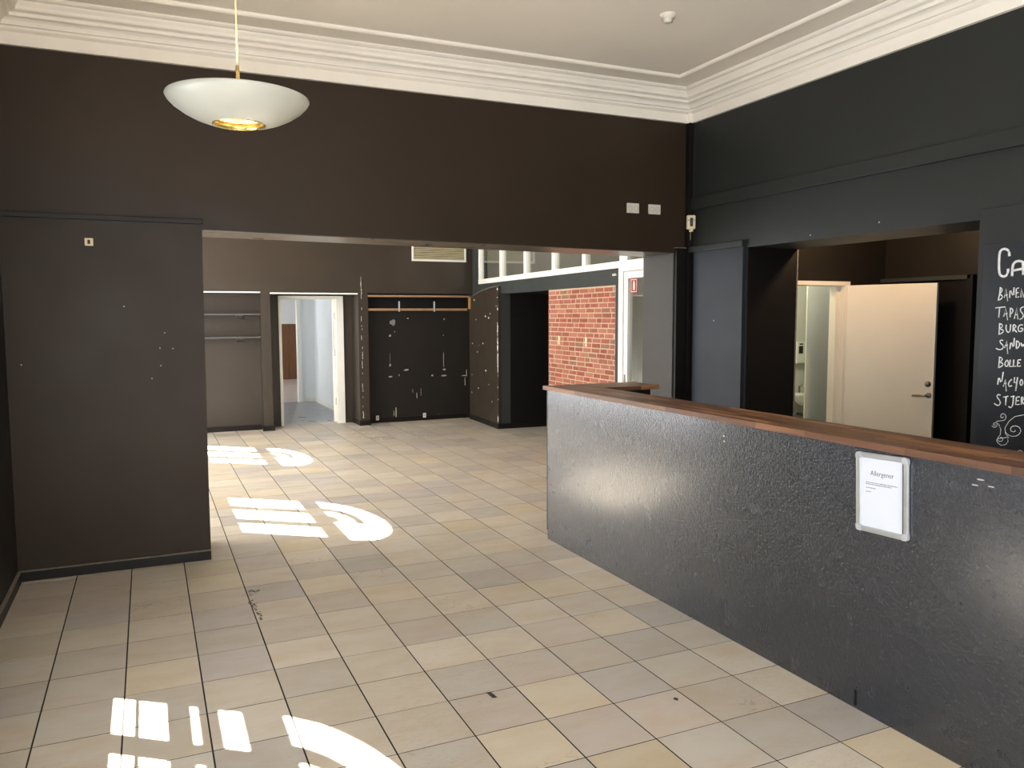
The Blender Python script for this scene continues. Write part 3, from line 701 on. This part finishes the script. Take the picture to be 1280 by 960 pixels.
# ---- rooms beyond the doorway
r2 = MB()
r2.box(3.46, 3.56, 9.15, 12.6, -0.1, ZC); r2.box(3.19, 3.56, 12.5, 12.6, -0.1, ZC); r2.box(XL, 2.2, 12.5, 12.6, -0.1, ZC); r2.box(2.2, 3.19, 12.5, 12.6, 2.05, ZC)
rw = struct(r2.build('wall_beyond', 'blue_white'), 'cool white walls of the room beyond the doorway', 'wall')
MB().box(3.445, 3.46, 9.15, 12.5, 0, 0.09, 0.003).build('skirting', 'white', rw)
MB().box(3.19, 3.46, 12.485, 12.5, 0, 0.09, 0.003).build('skirting', 'white', rw)
struct(box('floor_beyond', 'grey_floor', (XL, 3.56, 9.16, 12.62, -0.15, -0.001)), 'bluish grey floor of the room beyond the doorway', 'floor')
d5 = thing('door_5', 'white door frame deep inside the bright room', 'door'); d5['kind'] = 'structure'
MB().box(3.13, 3.20, 12.47, 12.62, 0, 2.06, 0.003).build('door_jamb', 'white', d5)
MB().box(2.2, 3.13, 12.47, 12.62, 1.99, 2.06, 0.003).build('door_head', 'white', d5)
r3 = MB(); r3.box(XL, 8.2, 18.6, 18.7, 1.48, ZC); r3.box(5.4, 5.5, 12.6, 18.7, -0.1, ZC); r3.box(3.56, 5.5, 12.5, 12.6, -0.1, ZC)
struct(r3.build('wall_last', 'blue_white'), 'white wall above the brown panelling at the very back', 'wall')
bp = struct(MB().box(XL, 5.5, 18.6, 18.7, -0.1, 1.48).build('wall_panelling', 'brown_panel'), 'brown wood panelling at the very back seen through two doorways', 'wall')
for k in range(12): MB().box(2.6+k*0.22, 2.6+k*0.22+0.214, 18.585, 18.6, 0.02, 1.0 if k % 2 else 1.47, 0.002).build('panel_board', 'brown_panel', bp)
struct(box('floor_last', 'pale_floor', (XL, 5.5, 12.62, 18.7, -0.15, -0.001)), 'pale floor at the very back seen through two doorways', 'floor')
om = MB(); om.box(8.2, 8.3, YB-0.3, 19.0, -0.2, ZC); om.box(-0.4, 8.3, 18.7, 18.8, -0.2, ZC); om.box(5.3, 8.3, YB-0.3, YB-0.2, -0.2, ZC)
struct(om.build('wall_outer', 'outer'), 'outer walls closing the building', 'wall')

# ---- right wall of the far room (local frame ANG: x = towards the camera, y = up, z = out)
def ab(name, mat, x0, x1, y0, y1, z0, z1, parent=None, bev=0.0):
    return MB().box(x0, x1, y0, y1, z0, z1, bev).build(name, mat, parent, ANG if parent is None or parent.type != 'EMPTY' or parent.matrix_world.is_identity else None)
fr_ = MB()
fr_.box(-1.6, 0.07, -0.1, 2.166, -0.14, 0.0)
fr_.box(-1.6, -0.90, 2.166, ZC, -0.14, 0.0)
fr_.box(-0.90, 4.62, 3.1, ZC, -0.14, 0.0)
fr_.box(0.07, 3.594, 1.99, 2.166, -0.14, 0.0)
wfr = struct(fr_.build('wall_side', 'band_black', None, ANG), 'charcoal side wall of the far room under the glazed strip', 'wall')
MB().box(3.50, 3.594, -0.1, 1.99, -0.14, 0.0).build('brick_edge_post', 'band_black', wfr)
# wing panel with the curved top
top = []
for k in range(13):
    t = k/12; s_ = 0.07 - t*1.32
    top.append((s_, 2.105 - 0.12*t**2.2 - 0.03*t))
poly = [(0.07, -0.05)] + top + [(-1.25, -0.05)]
wing = MB().prism(poly, 0.0, 0.05, 'z').build('wing_panel', 'far_wall', wfr); wing['label'] = 'dark panel with a curved top edge'
MB().box(-1.30, -1.19, 1.78, 1.965, 0.0, 0.055, 0.006).build('ply_end', 'gold_wood', wfr)
MB().box(-1.25, 0.085, -0.02, 0.075, 0.05, 0.065, 0.002).build('skirting', 'base_black', wfr)
mb = MB()
for k in range(46):
    z = random.choice((random.uniform(0.1, 2.08), random.uniform(0.85, 1.65), random.uniform(0.9, 1.6)))
    h = random.choice((0.01, 0.02, 0.05)); x = 0.050+random.uniform(-0.008, 0.006)
    w_ = random.choice((0.008, 0.014, 0.02))
    chip_poly(mb, x-w_, z-h, x+w_, z+h, 0.05, axis='z', nrm=1)
for k in range(16):
    z = random.uniform(0.3, 2.0); x = random.uniform(-1.2, 0.0); h = random.uniform(0.006, 0.016)
    chip_poly(mb, x-h*1.4, z-h, x+h*1.4, z+h, 0.05, axis='z', nrm=1)
o = mb.build('paint_chips', 'cornice', wfr); o['kind'] = 'stuff'; o['label'] = 'white chips along the worn edge'
mb = MB()
for k in range(12):
    (x0, z0), (x1, z1) = top[k], top[k+1]
    mb.prism([(x0, z0-0.004), (x0, z0+0.004), (x1, z1+0.004), (x1, z1-0.004)], 0.0, 0.052, 'z')
mb.build('pale_top_edge', 'dust_lit_edge', wfr)
# black recess
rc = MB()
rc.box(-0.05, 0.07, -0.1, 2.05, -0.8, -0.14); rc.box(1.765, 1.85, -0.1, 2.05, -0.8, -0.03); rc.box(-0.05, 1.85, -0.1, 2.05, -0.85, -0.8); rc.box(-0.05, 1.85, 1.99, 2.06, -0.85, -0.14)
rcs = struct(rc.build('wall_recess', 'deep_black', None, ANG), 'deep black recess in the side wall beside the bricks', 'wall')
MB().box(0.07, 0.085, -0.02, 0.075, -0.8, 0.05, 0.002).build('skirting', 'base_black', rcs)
# brick panel
bk = struct(MB().box(1.765, 3.50, -0.1, 1.99, -0.10, 0.001).build('wall_brick', 'mortar', None, ANG), 'red brick panel with pale mortar behind the counter end', 'wall')
CH, BL, J, JV = 0.0565, 0.212, 0.010, 0.017
cache = {}
def brick_me(L):
    k = round(L, 3)
    if k not in cache:
        c = 0.003; h = CH-J
        def ring(i, z): return [(i, i, z), (k-i, i, z), (k-i, h-i, z), (i, h-i, z)]
        vs = ring(0, -0.012) + ring(0, 0.0) + ring(c, 0.004)
        fs = [(8, 9, 10, 11)] + [(r+i, r+(i+1) % 4, r+4+(i+1) % 4, r+4+i) for r in (0, 4) for i in range(4)]
        cache[k] = MB().add(vs, fs).mesh('brick', 'brick')
    return cache[k]
low = MB()
for c in range(35):
    z = c*CH+J/2
    s_ = 1.767 - random.choice((0.0, 0.5, 0.25, 0.75))*BL
    while s_ < 3.49:
        L = random.choice((BL, BL, BL, BL, BL/2+0.02, BL*0.8)) - JV
        a, b = max(s_, 1.767), min(s_+L, 3.498)
        s_ += L + JV
        if b-a < 0.02: continue
        Lq = max(0.02, round((b-a)*40)/40 - 0.0) if b-a < L-0.001 else L
        Lq = min(Lq, b-a)
        if c >= 13:
            o = bpy.data.objects.new('brick', brick_me(Lq)); COL.objects.link(o); o.parent = bk
            o.matrix_local = Matrix.Translation((a, z, random.uniform(-0.002, 0.003)))
        else:
            me = brick_me(Lq); low.add([(v.co.x+a, v.co.y+z, v.co.z) for v in me.vertices], [list(p.vertices) for p in me.polygons])
o = low.build('lower_bricks', 'brick', bk); o['kind'] = 'stuff'; o['label'] = 'lower courses hidden behind the counter'

# glazed strip
w1 = thing('window_1', 'white framed strip of interior windows above the charcoal band', 'window', ANG.copy()); w1['kind'] = 'structure'
MB().box(-0.90, 3.594, 2.166, 2.238, -0.05, 0.015, 0.004).build('bottom_rail', 'white', w1)
MB().box(-0.90, 3.77, 3.05, 3.10, -0.05, 0.015, 0.004).build('top_rail', 'white', w1)
ms = [(-0.90, -0.83), (0.03, 0.135), (0.955, 1.045), (1.875, 1.965), (2.72, 2.81), (3.60, 3.765)]
for i, (a, b) in enumerate(ms):
    MB().box(a, b, 2.23, 3.06, -0.05, 0.012, 0.004).build('mullion', 'white', w1)
    if i < 5: MB().box(b, ms[i+1][0], 2.235, 3.055, -0.028, -0.022).build('pane', 'glass', w1)
MB().box(3.765, 4.62, 2.235, 3.055, -0.028, -0.022).build('pane', 'glass', w1)
# glazed office door
d3 = thing('door_3', 'white framed glass door at the end of the brick panel', 'door', ANG.copy()); d3['kind'] = 'structure'
MB().box(3.596, 3.69, 0, 2.166, -0.06, 0.02, 0.004).build('door_jamb', 'white', d3)
MB().box(3.596, 4.62, 2.125, 2.235, -0.06, 0.018, 0.004).build('door_head', 'white', d3)
lf = MB().box(3.70, 3.775, 0.02, 2.120, -0.05, 0.01, 0.004).build('leaf_stile', 'white', d3)
MB().box(3.70, 4.6, 2.05, 2.120, -0.05, 0.008, 0.004).build('leaf_rail', 'white', d3)
MB().box(3.70, 4.6, 0.02, 0.2, -0.05, 0.008, 0.004).build('leaf_rail', 'white', d3)
MB().box(3.775, 4.6, 0.2, 2.05, -0.024, -0.018).build('pane', 'glass', d3)
MB().box(3.72, 3.745, 0.96, 1.05, 0.01, 0.016, 0.002).build('lock_plate', 'metal', d3)
# room behind the glass
br = MB()
br.box(-1.6, 4.9, -0.1, ZC, -2.3, -2.2); br.box(-1.7, -1.6, -0.1, ZC, -2.3, -0.14)
br.box(4.05, 4.12, -0.1, ZC, -2.3, -0.30)
struct(br.build('wall_office', 'beige_room', None, ANG), 'beige walls of the office behind the glazed strip', 'wall')
q = ANG @ Vector((2.9, 2.9, -1.3)); point('office_fill_light', q, 38, (1.0, 0.96, 0.9), 0.15)  # unseen lamp added to light the room behind the glass

# ================================================================== OBJECTS
# ---- bar counter with butcher block top
bc = thing('bar_counter', 'long black bar counter with a wooden butcher block top', 'counter', loc=(3.2, 0, 0))
def cb(name, mat, a, bev=0.0, par=None):
    m_ = MB().box(*a, bev=bev)
    m_.v = [(x-3.2, y_, z) for x, y_, z in m_.v]
    return m_.build(name, mat, par or bc)
ZT, TK = 1.150, 0.029
YE = -2.9
cb('front_panel', 'osb', (3.148, 3.166, -1.103, 1.772, 0.0, ZT-TK))
cb('front_panel', 'osb', (3.148, 3.166, YE, -1.1036, 0.0, ZT-TK))
cb('end_strip', 'blue_panel', (3.150, 3.172, 1.772, 1.792, 0.065, ZT-TK), 0.002)
cb('carcass', 'black', (3.166, 3.37, YE, 1.772, 0.0, ZT-TK-0.001))
cb('return_carcass', 'deep_black', (3.166, 3.86, 1.49, 1.772, 0.0, ZT-TK-0.001))
cb('floor_slot', 'deep_black', (3.1465, 3.15, -1.112, -1.101, 0.012, 0.08))
mb = MB()
for (y_, z) in ((-0.224, 1.045), (-0.226, 1.02), (-1.62, 1.078), (-1.66, 1.06), (-1.60, 1.055)):
    w_, h_ = (0.005, 0.005) if y_ > -1 else (0.013, 0.003)
    chip_poly(mb, y_-w_, z-h_, y_+w_, z+h_, 3.148, axis='x', nrm=-1)
mb.v = [(x-3.2, a, b) for x, a, b in mb.v]
o = mb.build('chips', 'chip', bc); o['kind'] = 'stuff'; o['label'] = 'white scuffs in the black paint'
wt = cb('worktop', 'stave', (3.125, 3.435, YE, 1.80, ZT-TK+0.002, ZT-0.003))
wt['label'] = 'brown wooden butcher block top'
smesh = {}
def stave(x0, y0, L, w, along):
    k = (round(L, 3), round(w, 4))
    if k not in smesh:
        smesh[k] = MB().box(0, L-0.0006, 0, w-0.0005, -TK, 0, 0.0012).mesh('stave', 'stave')
    o = bpy.data.objects.new('stave', smesh[k]); COL.objects.link(o); o.parent = wt
    z = ZT + random.uniform(-0.0002, 0.0004)
    if along == 'y': o.matrix_local = Matrix.Translation((x0+w-3.2, y0, z)) @ Matrix.Rotation(math.pi/2, 4, 'Z')
    else: o.matrix_local = Matrix.Translation((x0-3.2, y0, z))
NR = 8; sw = 0.32/NR
for r in range(NR):
    y_ = YE - random.uniform(0, 0.25)
    while y_ < 1.80:
        L = random.choice((0.32, 0.42, 0.52))
        a, b = max(y_, YE), min(y_+L, 1.80)
        if 1.80-b < 0.06: b = 1.80
        if b-a > 0.03: stave(3.12+r*sw, a, round(b-a, 2) if b < 1.80 else b-a, sw, 'y')
        y_ = b if b < 1.80 else 2
for r in range(8):
    x_ = 3.44
    while x_ < 3.92:
        L = min(random.choice((0.16, 0.24, 0.32)), 3.92-x_)
        if 3.92-(x_+L) < 0.05: L = 3.92-x_
        stave(x_, 1.46+r*0.0425, L, 0.0425, 'x'); x_ += L

# ---- framed allergen notice on the counter
q = basis((3.146, -1.211, 0.941), (0, -1, 0.04), (0, 0.04, 1))
sg = thing('notice_frame', 'silver snap frame holding a white sheet headed Allergener on the counter front', 'sign', q)
hw, hh = 0.1255, 0.164
MB().box(-hw+0.012, hw-0.012, -hh+0.012, hh-0.012, 0, 0.006).build('paper', 'paper', sg)
bw_ = 0.022
for nm, a in (('frame_bar', (-hw+0.02, hw-0.02, hh-bw_, hh, 0, 0.013)), ('frame_bar', (-hw+0.02, hw-0.02, -hh, -hh+bw_, 0, 0.013)),
              ('frame_bar', (-hw, -hw+bw_, -hh+0.02, hh-0.02, 0, 0.013)), ('frame_bar', (hw-bw_, hw, -hh+0.02, hh-0.02, 0, 0.013))):
    MB().box(*a, bev=0.004).build(nm, 'alu', sg)
for sx in (-1, 1):
    for sy in (-1, 1):
        poly = [(0, 0)]
        R_ = 0.026
        pts = [(R_, 0), (R_, R_*0.5)] + [(R_*0.5+R_*0.5*math.cos(t), R_*0.5+R_*0.5*math.sin(t)) for t in (0.4, 0.8, 1.2)] + [(R_*0.5, R_), (0, R_)]
        poly = [(0, 0)] + pts
        P = [(sx*(hw-R_+a), sy*(hh-R_+b)) for a, b in poly]
        MB().prism(P, 0, 0.0145, 'z').build('corner_cap', 'corner_grey', sg)
MB().box(hw-bw_-0.001, hw-bw_+0.002, -hh+0.025, hh-0.025, 0.004, 0.0142).build('open_lip', 'dark_plastic', sg)

def text_mesh(name, body, size, mat, parent, loc, shear=0.0, bold=0.0, sx=1.0):
    c = bpy.data.curves.new(name, 'FONT'); c.body = body; c.size = size; c.shear = shear; c.offset = bold
    c.extrude = 0.0002; c.align_x = 'CENTER'
    t = bpy.data.objects.new(name, c); COL.objects.link(t)
    bpy.context.view_layer.update()
    me = bpy.data.meshes.new_from_object(t.evaluated_get(bpy.context.evaluated_depsgraph_get()))
    COL.objects.unlink(t); bpy.data.objects.remove(t)
    me.materials.clear(); me.materials.append(M[mat])
    o = bpy.data.objects.new(name, me); COL.objects.link(o); o.parent = parent; o.location = loc; o.scale = (sx, 1, 1)
    return o
text_mesh('heading', 'Allergener', 0.029, 'ink', sg, (0.0, 0.072, 0.0064), 0, -0.0001, 0.92)
mb = MB()
for (yy, x0, x1) in ((0.040, -0.079, 0.079), (0.033, -0.079, 0.048), (0.018, -0.079, -0.032), (0.002, -0.079, -0.055)):
    x = x0
    while x < x1-0.004:
        L = min(random.uniform(0.004, 0.014), x1-x)
        mb.box(x, x+L, yy, yy+0.0028, 0.0058, 0.0064); x += L+0.0022
o = mb.build('body_text', 'ink', sg); o['kind'] = 'stuff'; o['label'] = 'small lines of printed text'

# ---- chalkboard with the menu
cbd = thing('chalkboard', 'black chalkboard with a handwritten menu and scrolls at the right edge', 'chalkboard', loc=(4.8, -1.2, 0.9))
def cv(mb_): mb_.v = [(x-4.8, y_+1.2, z-0.9) for x, y_, z in mb_.v]; return mb_
cv(MB().box(4.802, XR, -2.6, -0.385, 0.0, 2.257, 0.003)).build('backing', 'black_wall', cbd)
cv(MB().box(4.797, 4.803, -2.55, -0.42, 0.6, 2.058, 0.002)).build('board', 'board', cbd)
for key, strokes in CHALK.items():
    r = {'ca': 0.0075, 'scroll': 0.0019}.get(key, 0.0037)
    mb = MB()
    for st in strokes:
        pts = [Vector((4.797, a, b)) for a, b in st]
        if key != 'scroll' and len(pts) > 3:      # round the hand lettering
            for _ in range(1):
                q = [pts[0]]
                for a, b in zip(pts[:-1], pts[1:]): q += [a.lerp(b, 0.25), a.lerp(b, 0.75)]
                pts = q + [pts[-1]]
        mb.tube(pts, r, 6)
    mb.v = [(4.797+(x-4.797)*0.25, y_, z) for x, y_, z in mb.v]
    cv(mb).build('scroll_drawing' if key == 'scroll' else 'lettering', 'chalk', cbd)

# ---- pendant lamp
pl = thing('pendant_lamp', 'white bowl pendant lamp with a brass stem and glowing opening', 'lamp', loc=(0.884, 0.375, 2.637))
outer = [(0.112, -0.112), (0.150, -0.104), (0.195, -0.088), (0.240, -0.065), (0.280, -0.037), (0.300, -0.016), (0.309, 0.0), (0.306, 0.006)]
inner = [(0.300, 0.004), (0.292, -0.012), (0.270, -0.034), (0.235, -0.058), (0.19, -0.080), (0.146, -0.095), (0.108, -0.104)]
MB().lathe(outer+inner+[outer[0]], 72).build('shade', 'shade', pl)
MB().lathe([(0.112, -0.114), (0.116, -0.112), (0.112, -0.100), (0.104, -0.086), (0.100, -0.086), (0.106, -0.112), (0.112, -0.114)], 60).build('brass_ring', 'brass', pl)
MB().lathe([(0.0, -0.02), (0.10, -0.03), (0.135, -0.055), (0.130, -0.055), (0.095, -0.034), (0.0, -0.026)], 48).build('reflector', 'brass', pl)
for k in range(3):
    a = 2*math.pi*k/3+0.5
    bx, by = 0.055*math.cos(a), 0.055*math.sin(a)
    bl = MB().lathe([(0, -0.094), (0.012, -0.092), (0.021, -0.080), (0.022, -0.070), (0.014, -0.052), (0.010, -0.044)], 16, (bx, by, 0)).build('bulb', 'bulb', pl)
    MB().lathe([(0.0, -0.025), (0.013, -0.025), (0.013, -0.050), (0.0, -0.050)], 12, (bx, by, 0)).build('bulb_holder', 'brass', pl)
for k in range(3):
    a = 2*math.pi*k/3; MB().tube([(0, 0, 0.05), (0.305*math.cos(a), 0.305*math.sin(a), 0.003)], 0.003, 6).build('spoke', 'brass', pl)
MB().tube([(0, 0, -0.03), (0, 0, 0.145)], 0.0085, 12).build('stem', 'brass', pl)
MB().tube([(0, 0, 0.145), (0, 0, 0.90)], 0.0036, 8).build('cord', 'cream_plastic', pl)
MB().lathe([(0.0, 0.912), (0.055, 0.912), (0.055, 0.885), (0.012, 0.862), (0.0, 0.862)], 28).build('ceiling_rose', 'brass', pl)
point('pendant_lamp_light', (0.884, 0.375, 2.665), 13, (1.0, 0.68, 0.36), 0.06)

# ---- small fittings in the counter room
for i, (x0, lab) in enumerate(((4.178, 'white double wall socket on the beam, farther from the corner'), (4.394, 'white double wall socket on the beam, nearer the corner'))):
    s_ = thing('wall_socket', lab, 'socket', face_south(x0+0.06, YP, 2.566), group='double sockets on the beam')
    MB().box(-0.06, 0.06, -0.041, 0.041, 0, 0.012, 0.004).build('plate', 'white_plastic', s_)
    for sx in (-0.028, 0.028):
        rr = MB().lathe([(0.0, 0.006), (0.017, 0.006), (0.018, 0.014), (0.022, 0.014), (0.022, 0.01)], 24, (sx, 0, 0)).build('outlet', 'slat', s_)
        mb = MB()
        for hx in (-0.007, 0.007): mb.lathe([(0, 0.0068), (0.0042, 0.0068), (0.0042, 0.006)], 8, (sx+hx, 0, 0))
        mb.lathe([(0, 0.0068), (0.003, 0.0068), (0.003, 0.006)], 8, (sx, -0.010, 0))
        mb.build('pin_holes', 'dark_plastic', rr)
th_ = thing('wall_sensor', 'small square cream sensor high on the left partition', 'sensor', face_south(0.1565, 2.318, 2.143))
MB().box(-0.024, 0.024, -0.024, 0.024, 0, 0.014, 0.003).build('plate', 'cream_plastic', th_)
MB().box(-0.008, 0.008, -0.013, 0.013, 0.014, 0.017, 0.001).build('slot', 'dark_slot', th_)
al = thing('motion_detector', 'cream motion detector in the corner above the pier', 'detector', basis((4.79, 2.275, 2.405), (1, -0.6, 0)))
MB().box(-0.038, 0.038, 0, 0.12, -0.01, 0.045, 0.012).build('housing', 'cream_plastic', al)
MB().box(-0.010, 0.016, 0.022, 0.095, 0.044, 0.052, 0.003).build('lens', 'dark_slot', al)
MB().box(-0.030, 0.032, 0.068, 0.082, 0.043, 0.048, 0.002).build('band', 'corner_grey', al)
MB().box(-0.012, 0.020, -0.02, 0.004, -0.01, 0.03, 0.004).build('bracket', 'cream_plastic', al)
MB().tube([(0, -0.015, 0), (0, -0.09, -0.005)], 0.002, 6).build('cable', 'cream_plastic', al)
sd = thing('smoke_detector', 'small white smoke detector on the ceiling', 'detector', loc=(3.529, 0.855, ZC))
MB().lathe([(0.0, -0.05), (0.022, -0.05), (0.028, -0.04), (0.028, -0.028), (0.045, -0.024), (0.05, -0.004), (0.05, 0.0)], 28).build('body', 'white_plastic', sd)
MB().box(0.012, 0.03, -0.008, 0.008, -0.048, -0.034, 0.002).build('indicator', 'dark_slot', sd)

# ---- far room fittings
vg = thing('vent_grille', 'beige louvred vent grille high on the far wall', 'vent', face_south(4.71, 8.62, 2.76))
MB().box(-0.43, 0.43, -0.21, 0.21, -0.02, 0.004).build('duct_back', 'dark_slot', vg)
for a in ((-0.45, 0.45, -0.235, -0.205), (-0.45, 0.45, 0.205, 0.235), (-0.45, -0.42, -0.205, 0.205), (0.42, 0.45, -0.205, 0.205)):
    MB().box(a[0], a[1], a[2], a[3], 0, 0.022, 0.003).build('frame_bar', 'white', vg)
sl = MB().prism([(-0.008, 0.0), (-0.010, 0.004), (0.006, 0.020), (0.008, 0.016)], -0.42, 0.42, 'x').mesh('slat', 'slat')
for k in range(15):
    o = bpy.data.objects.new('slat', sl); COL.objects.link(o); o.parent = vg; o.location = (0, -0.192+k*0.0275, 0)
for i, (z, lab) in enumerate(((1.704, 'upper dark grey shelf in the left niche'), (1.372, 'lower dark grey shelf in the left niche'))):
    sh = thing('wall_shelf', lab, 'shelf', face_south(1.35, 8.82, z), group='shelves in the left niche')
    MB().box(-1.66, 0.625, -0.012, 0.012, 0, 0.20, 0.002).build('board', 'shelf', sh)
    for x in (-0.3, 0.30):
        MB().prism([(0, -0.012), (0.16, -0.012), (0.16, -0.022), (0.02, -0.07), (0, -0.07)], x, x+0.09, 'x').build('bracket', 'shelf', sh)
        c_ = sh.children[-1]
        c_.matrix_local = Matrix(((1,0,0,0),(0,0,1,0),(0,1,0,0),(0,0,0,1)))
cr = thing('coat_rail', 'two raw wood battens across the top of the black niche', 'rail', face_south(4.36, 8.80, 1.8))
MB().box(-0.81, 0.86, 0.165, 0.195, 0.14, 0.19, 0.002).build('batten', 'raw_wood', cr)
MB().box(-0.81, 0.82, -0.045, -0.010, 0.14, 0.18, 0.002).build('batten', 'raw_wood', cr)
MB().box(-0.81, 0.86, -0.01, 0.165, 0.0, 0.012).build('backboard', 'deep_black', cr)
for x in (-0.315, 0.258):
    MB().box(x-0.010, x+0.012, -0.06, 0.10, 0.178, 0.19, 0.002).build('bracket', 'corner_grey', cr)
for i, (x0, lab) in enumerate(((3.714, 'low white socket in the black niche, nearer the doorway'), (4.488, 'low white socket in the black niche, nearer the curved panel'))):
    s_ = thing('low_socket', lab, 'socket', face_south(x0, 8.785, 0.08), group='low sockets in the niche')
    MB().box(-0.024, 0.024, -0.036, 0.036, 0, 0.018, 0.004).build('plate', 'white_plastic', s_)
    MB().lathe([(0, 0.0185), (0.013, 0.0185), (0.016, 0.0205), (0.018, 0.018)], 16, (0, 0, 0)).build('outlet', 'corner_grey', s_)
# fire sign, hooks and contact on the side wall
fs_ = thing('fire_sign', 'small red fire equipment sign on the glass door', 'sign', ANG @ Matrix.Translation((3.862, 1.972, -0.017)))
MB().box(-0.065, 0.065, -0.075, 0.075, 0, 0.003, 0.001).build('plate', 'red', fs_)
for a in ((-0.058, 0.058, 0.058, 0.066), (-0.058, 0.058, -0.066, -0.058), (-0.058, -0.050, -0.06, 0.06), (0.050, 0.058, -0.06, 0.06)):
    MB().box(a[0], a[1], a[2], a[3], 0.003, 0.0042).build('border', 'white_plastic', fs_)
MB().prism([(-0.018, -0.045), (0.018, -0.045), (0.018, 0.02), (0.010, 0.034), (0.010, 0.048), (-0.012, 0.048), (-0.012, 0.034), (-0.018, 0.02)], 0.003, 0.0045, 'z').build('extinguisher_symbol', 'white_plastic', fs_)
for s0, lab in ((2.095, 'small white wall hook on the bricks, farther from the glass door'), (2.83, 'small white wall hook on the bricks, nearer the glass door')):
    hk = thing('wall_hook', lab, 'hook', ANG @ Matrix.Translation((s0, 1.365, 0.004)), group='hooks on the brick panel')
    MB().box(-0.022, 0.022, -0.052, 0.052, 0, 0.010, 0.004).build('plate', 'cream_plastic', hk)
    MB().tube([(0, -0.01, 0.01), (0, -0.025, 0.018), (0, -0.018, 0.024), (0, 0.0, 0.026)], 0.006, 8).build('peg', 'cream_plastic', hk)
ct = thing('door_contact', 'tiny white contact above the brick panel', 'sensor', ANG @ Matrix.Translation((3.50, 2.10, 0.0)))
MB().box(-0.045, 0.03, -0.012, 0.012, 0, 0.018, 0.006).build('housing', 'white_plastic', ct)
MB().box(-0.025, 0.01, -0.004, 0.004, 0.018, 0.0195, 0.001).build('seam', 'corner_grey', ct)

# ---- small marks on the floor and walls
MB().prism([(1.778, -0.318), (1.799, -0.322), (1.807, -0.382), (1.786, -0.378)], 0.0002, 0.0012, 'z').build('tape_scrap', 'dark_plastic', floor)['label'] = 'scrap of dark tape stuck to a tile'
mb = MB()
for k in range(34):
    x, y_ = 0.975+random.gauss(0, 0.012), random.uniform(1.0, 1.34)
    w_ = random.uniform(0.003, 0.010); chip_poly(mb, x-w_, y_-w_*1.4, x+w_, y_+w_*1.4, 0.0004, axis='z', nrm=1, th=0.0008)
for k in range(26):
    x, y_ = 0.995+random.gauss(0, 0.022), 1.50+random.gauss(0, 0.03)
    w_ = random.uniform(0.002, 0.005); chip_poly(mb, x-w_*2, y_-w_, x+w_*2, y_+w_, 0.0004, axis='z', nrm=1, th=0.0008)
for x, y_ in ((1.981, 2.279), (2.506, -0.723)): chip_poly(mb, x-0.012, y_-0.014, x+0.012, y_+0.014, 0.0004, axis='z', nrm=1, th=0.0015)
o = mb.build('dark_scuffs', 'dark_plastic', floor); o['kind'] = 'stuff'; o['label'] = 'small dark chips and scuffs on the tiles'
mb = MB()
for k in range(40):
    x, y_ = random.uniform(3.0, 4.0), random.uniform(6.9, 8.4); w_ = random.uniform(0.003, 0.012)
    chip_poly(mb, x-w_, y_-w_*1.5, x+w_, y_+w_*1.5, 0.0005, axis='z', nrm=1, th=0.002)
o = mb.build('plaster_crumbs', 'cornice', floor); o['kind'] = 'stuff'; o['label'] = 'pale plaster crumbs by the niche'
mb = MB()
for y_, z in ((0.923, 2.234), (0.33, 2.262), (1.95, 1.62)):
    mb.lathe([(0, -0.0012), (0.006, -0.0012), (0.006, 0)], 8, (XR-(0.03 if y_ > 1.6 else 0), y_, z), 'x')
o = mb.build('nail_holes', 'chip', wr); o['kind'] = 'stuff'; o['label'] = 'small pale nail holes'
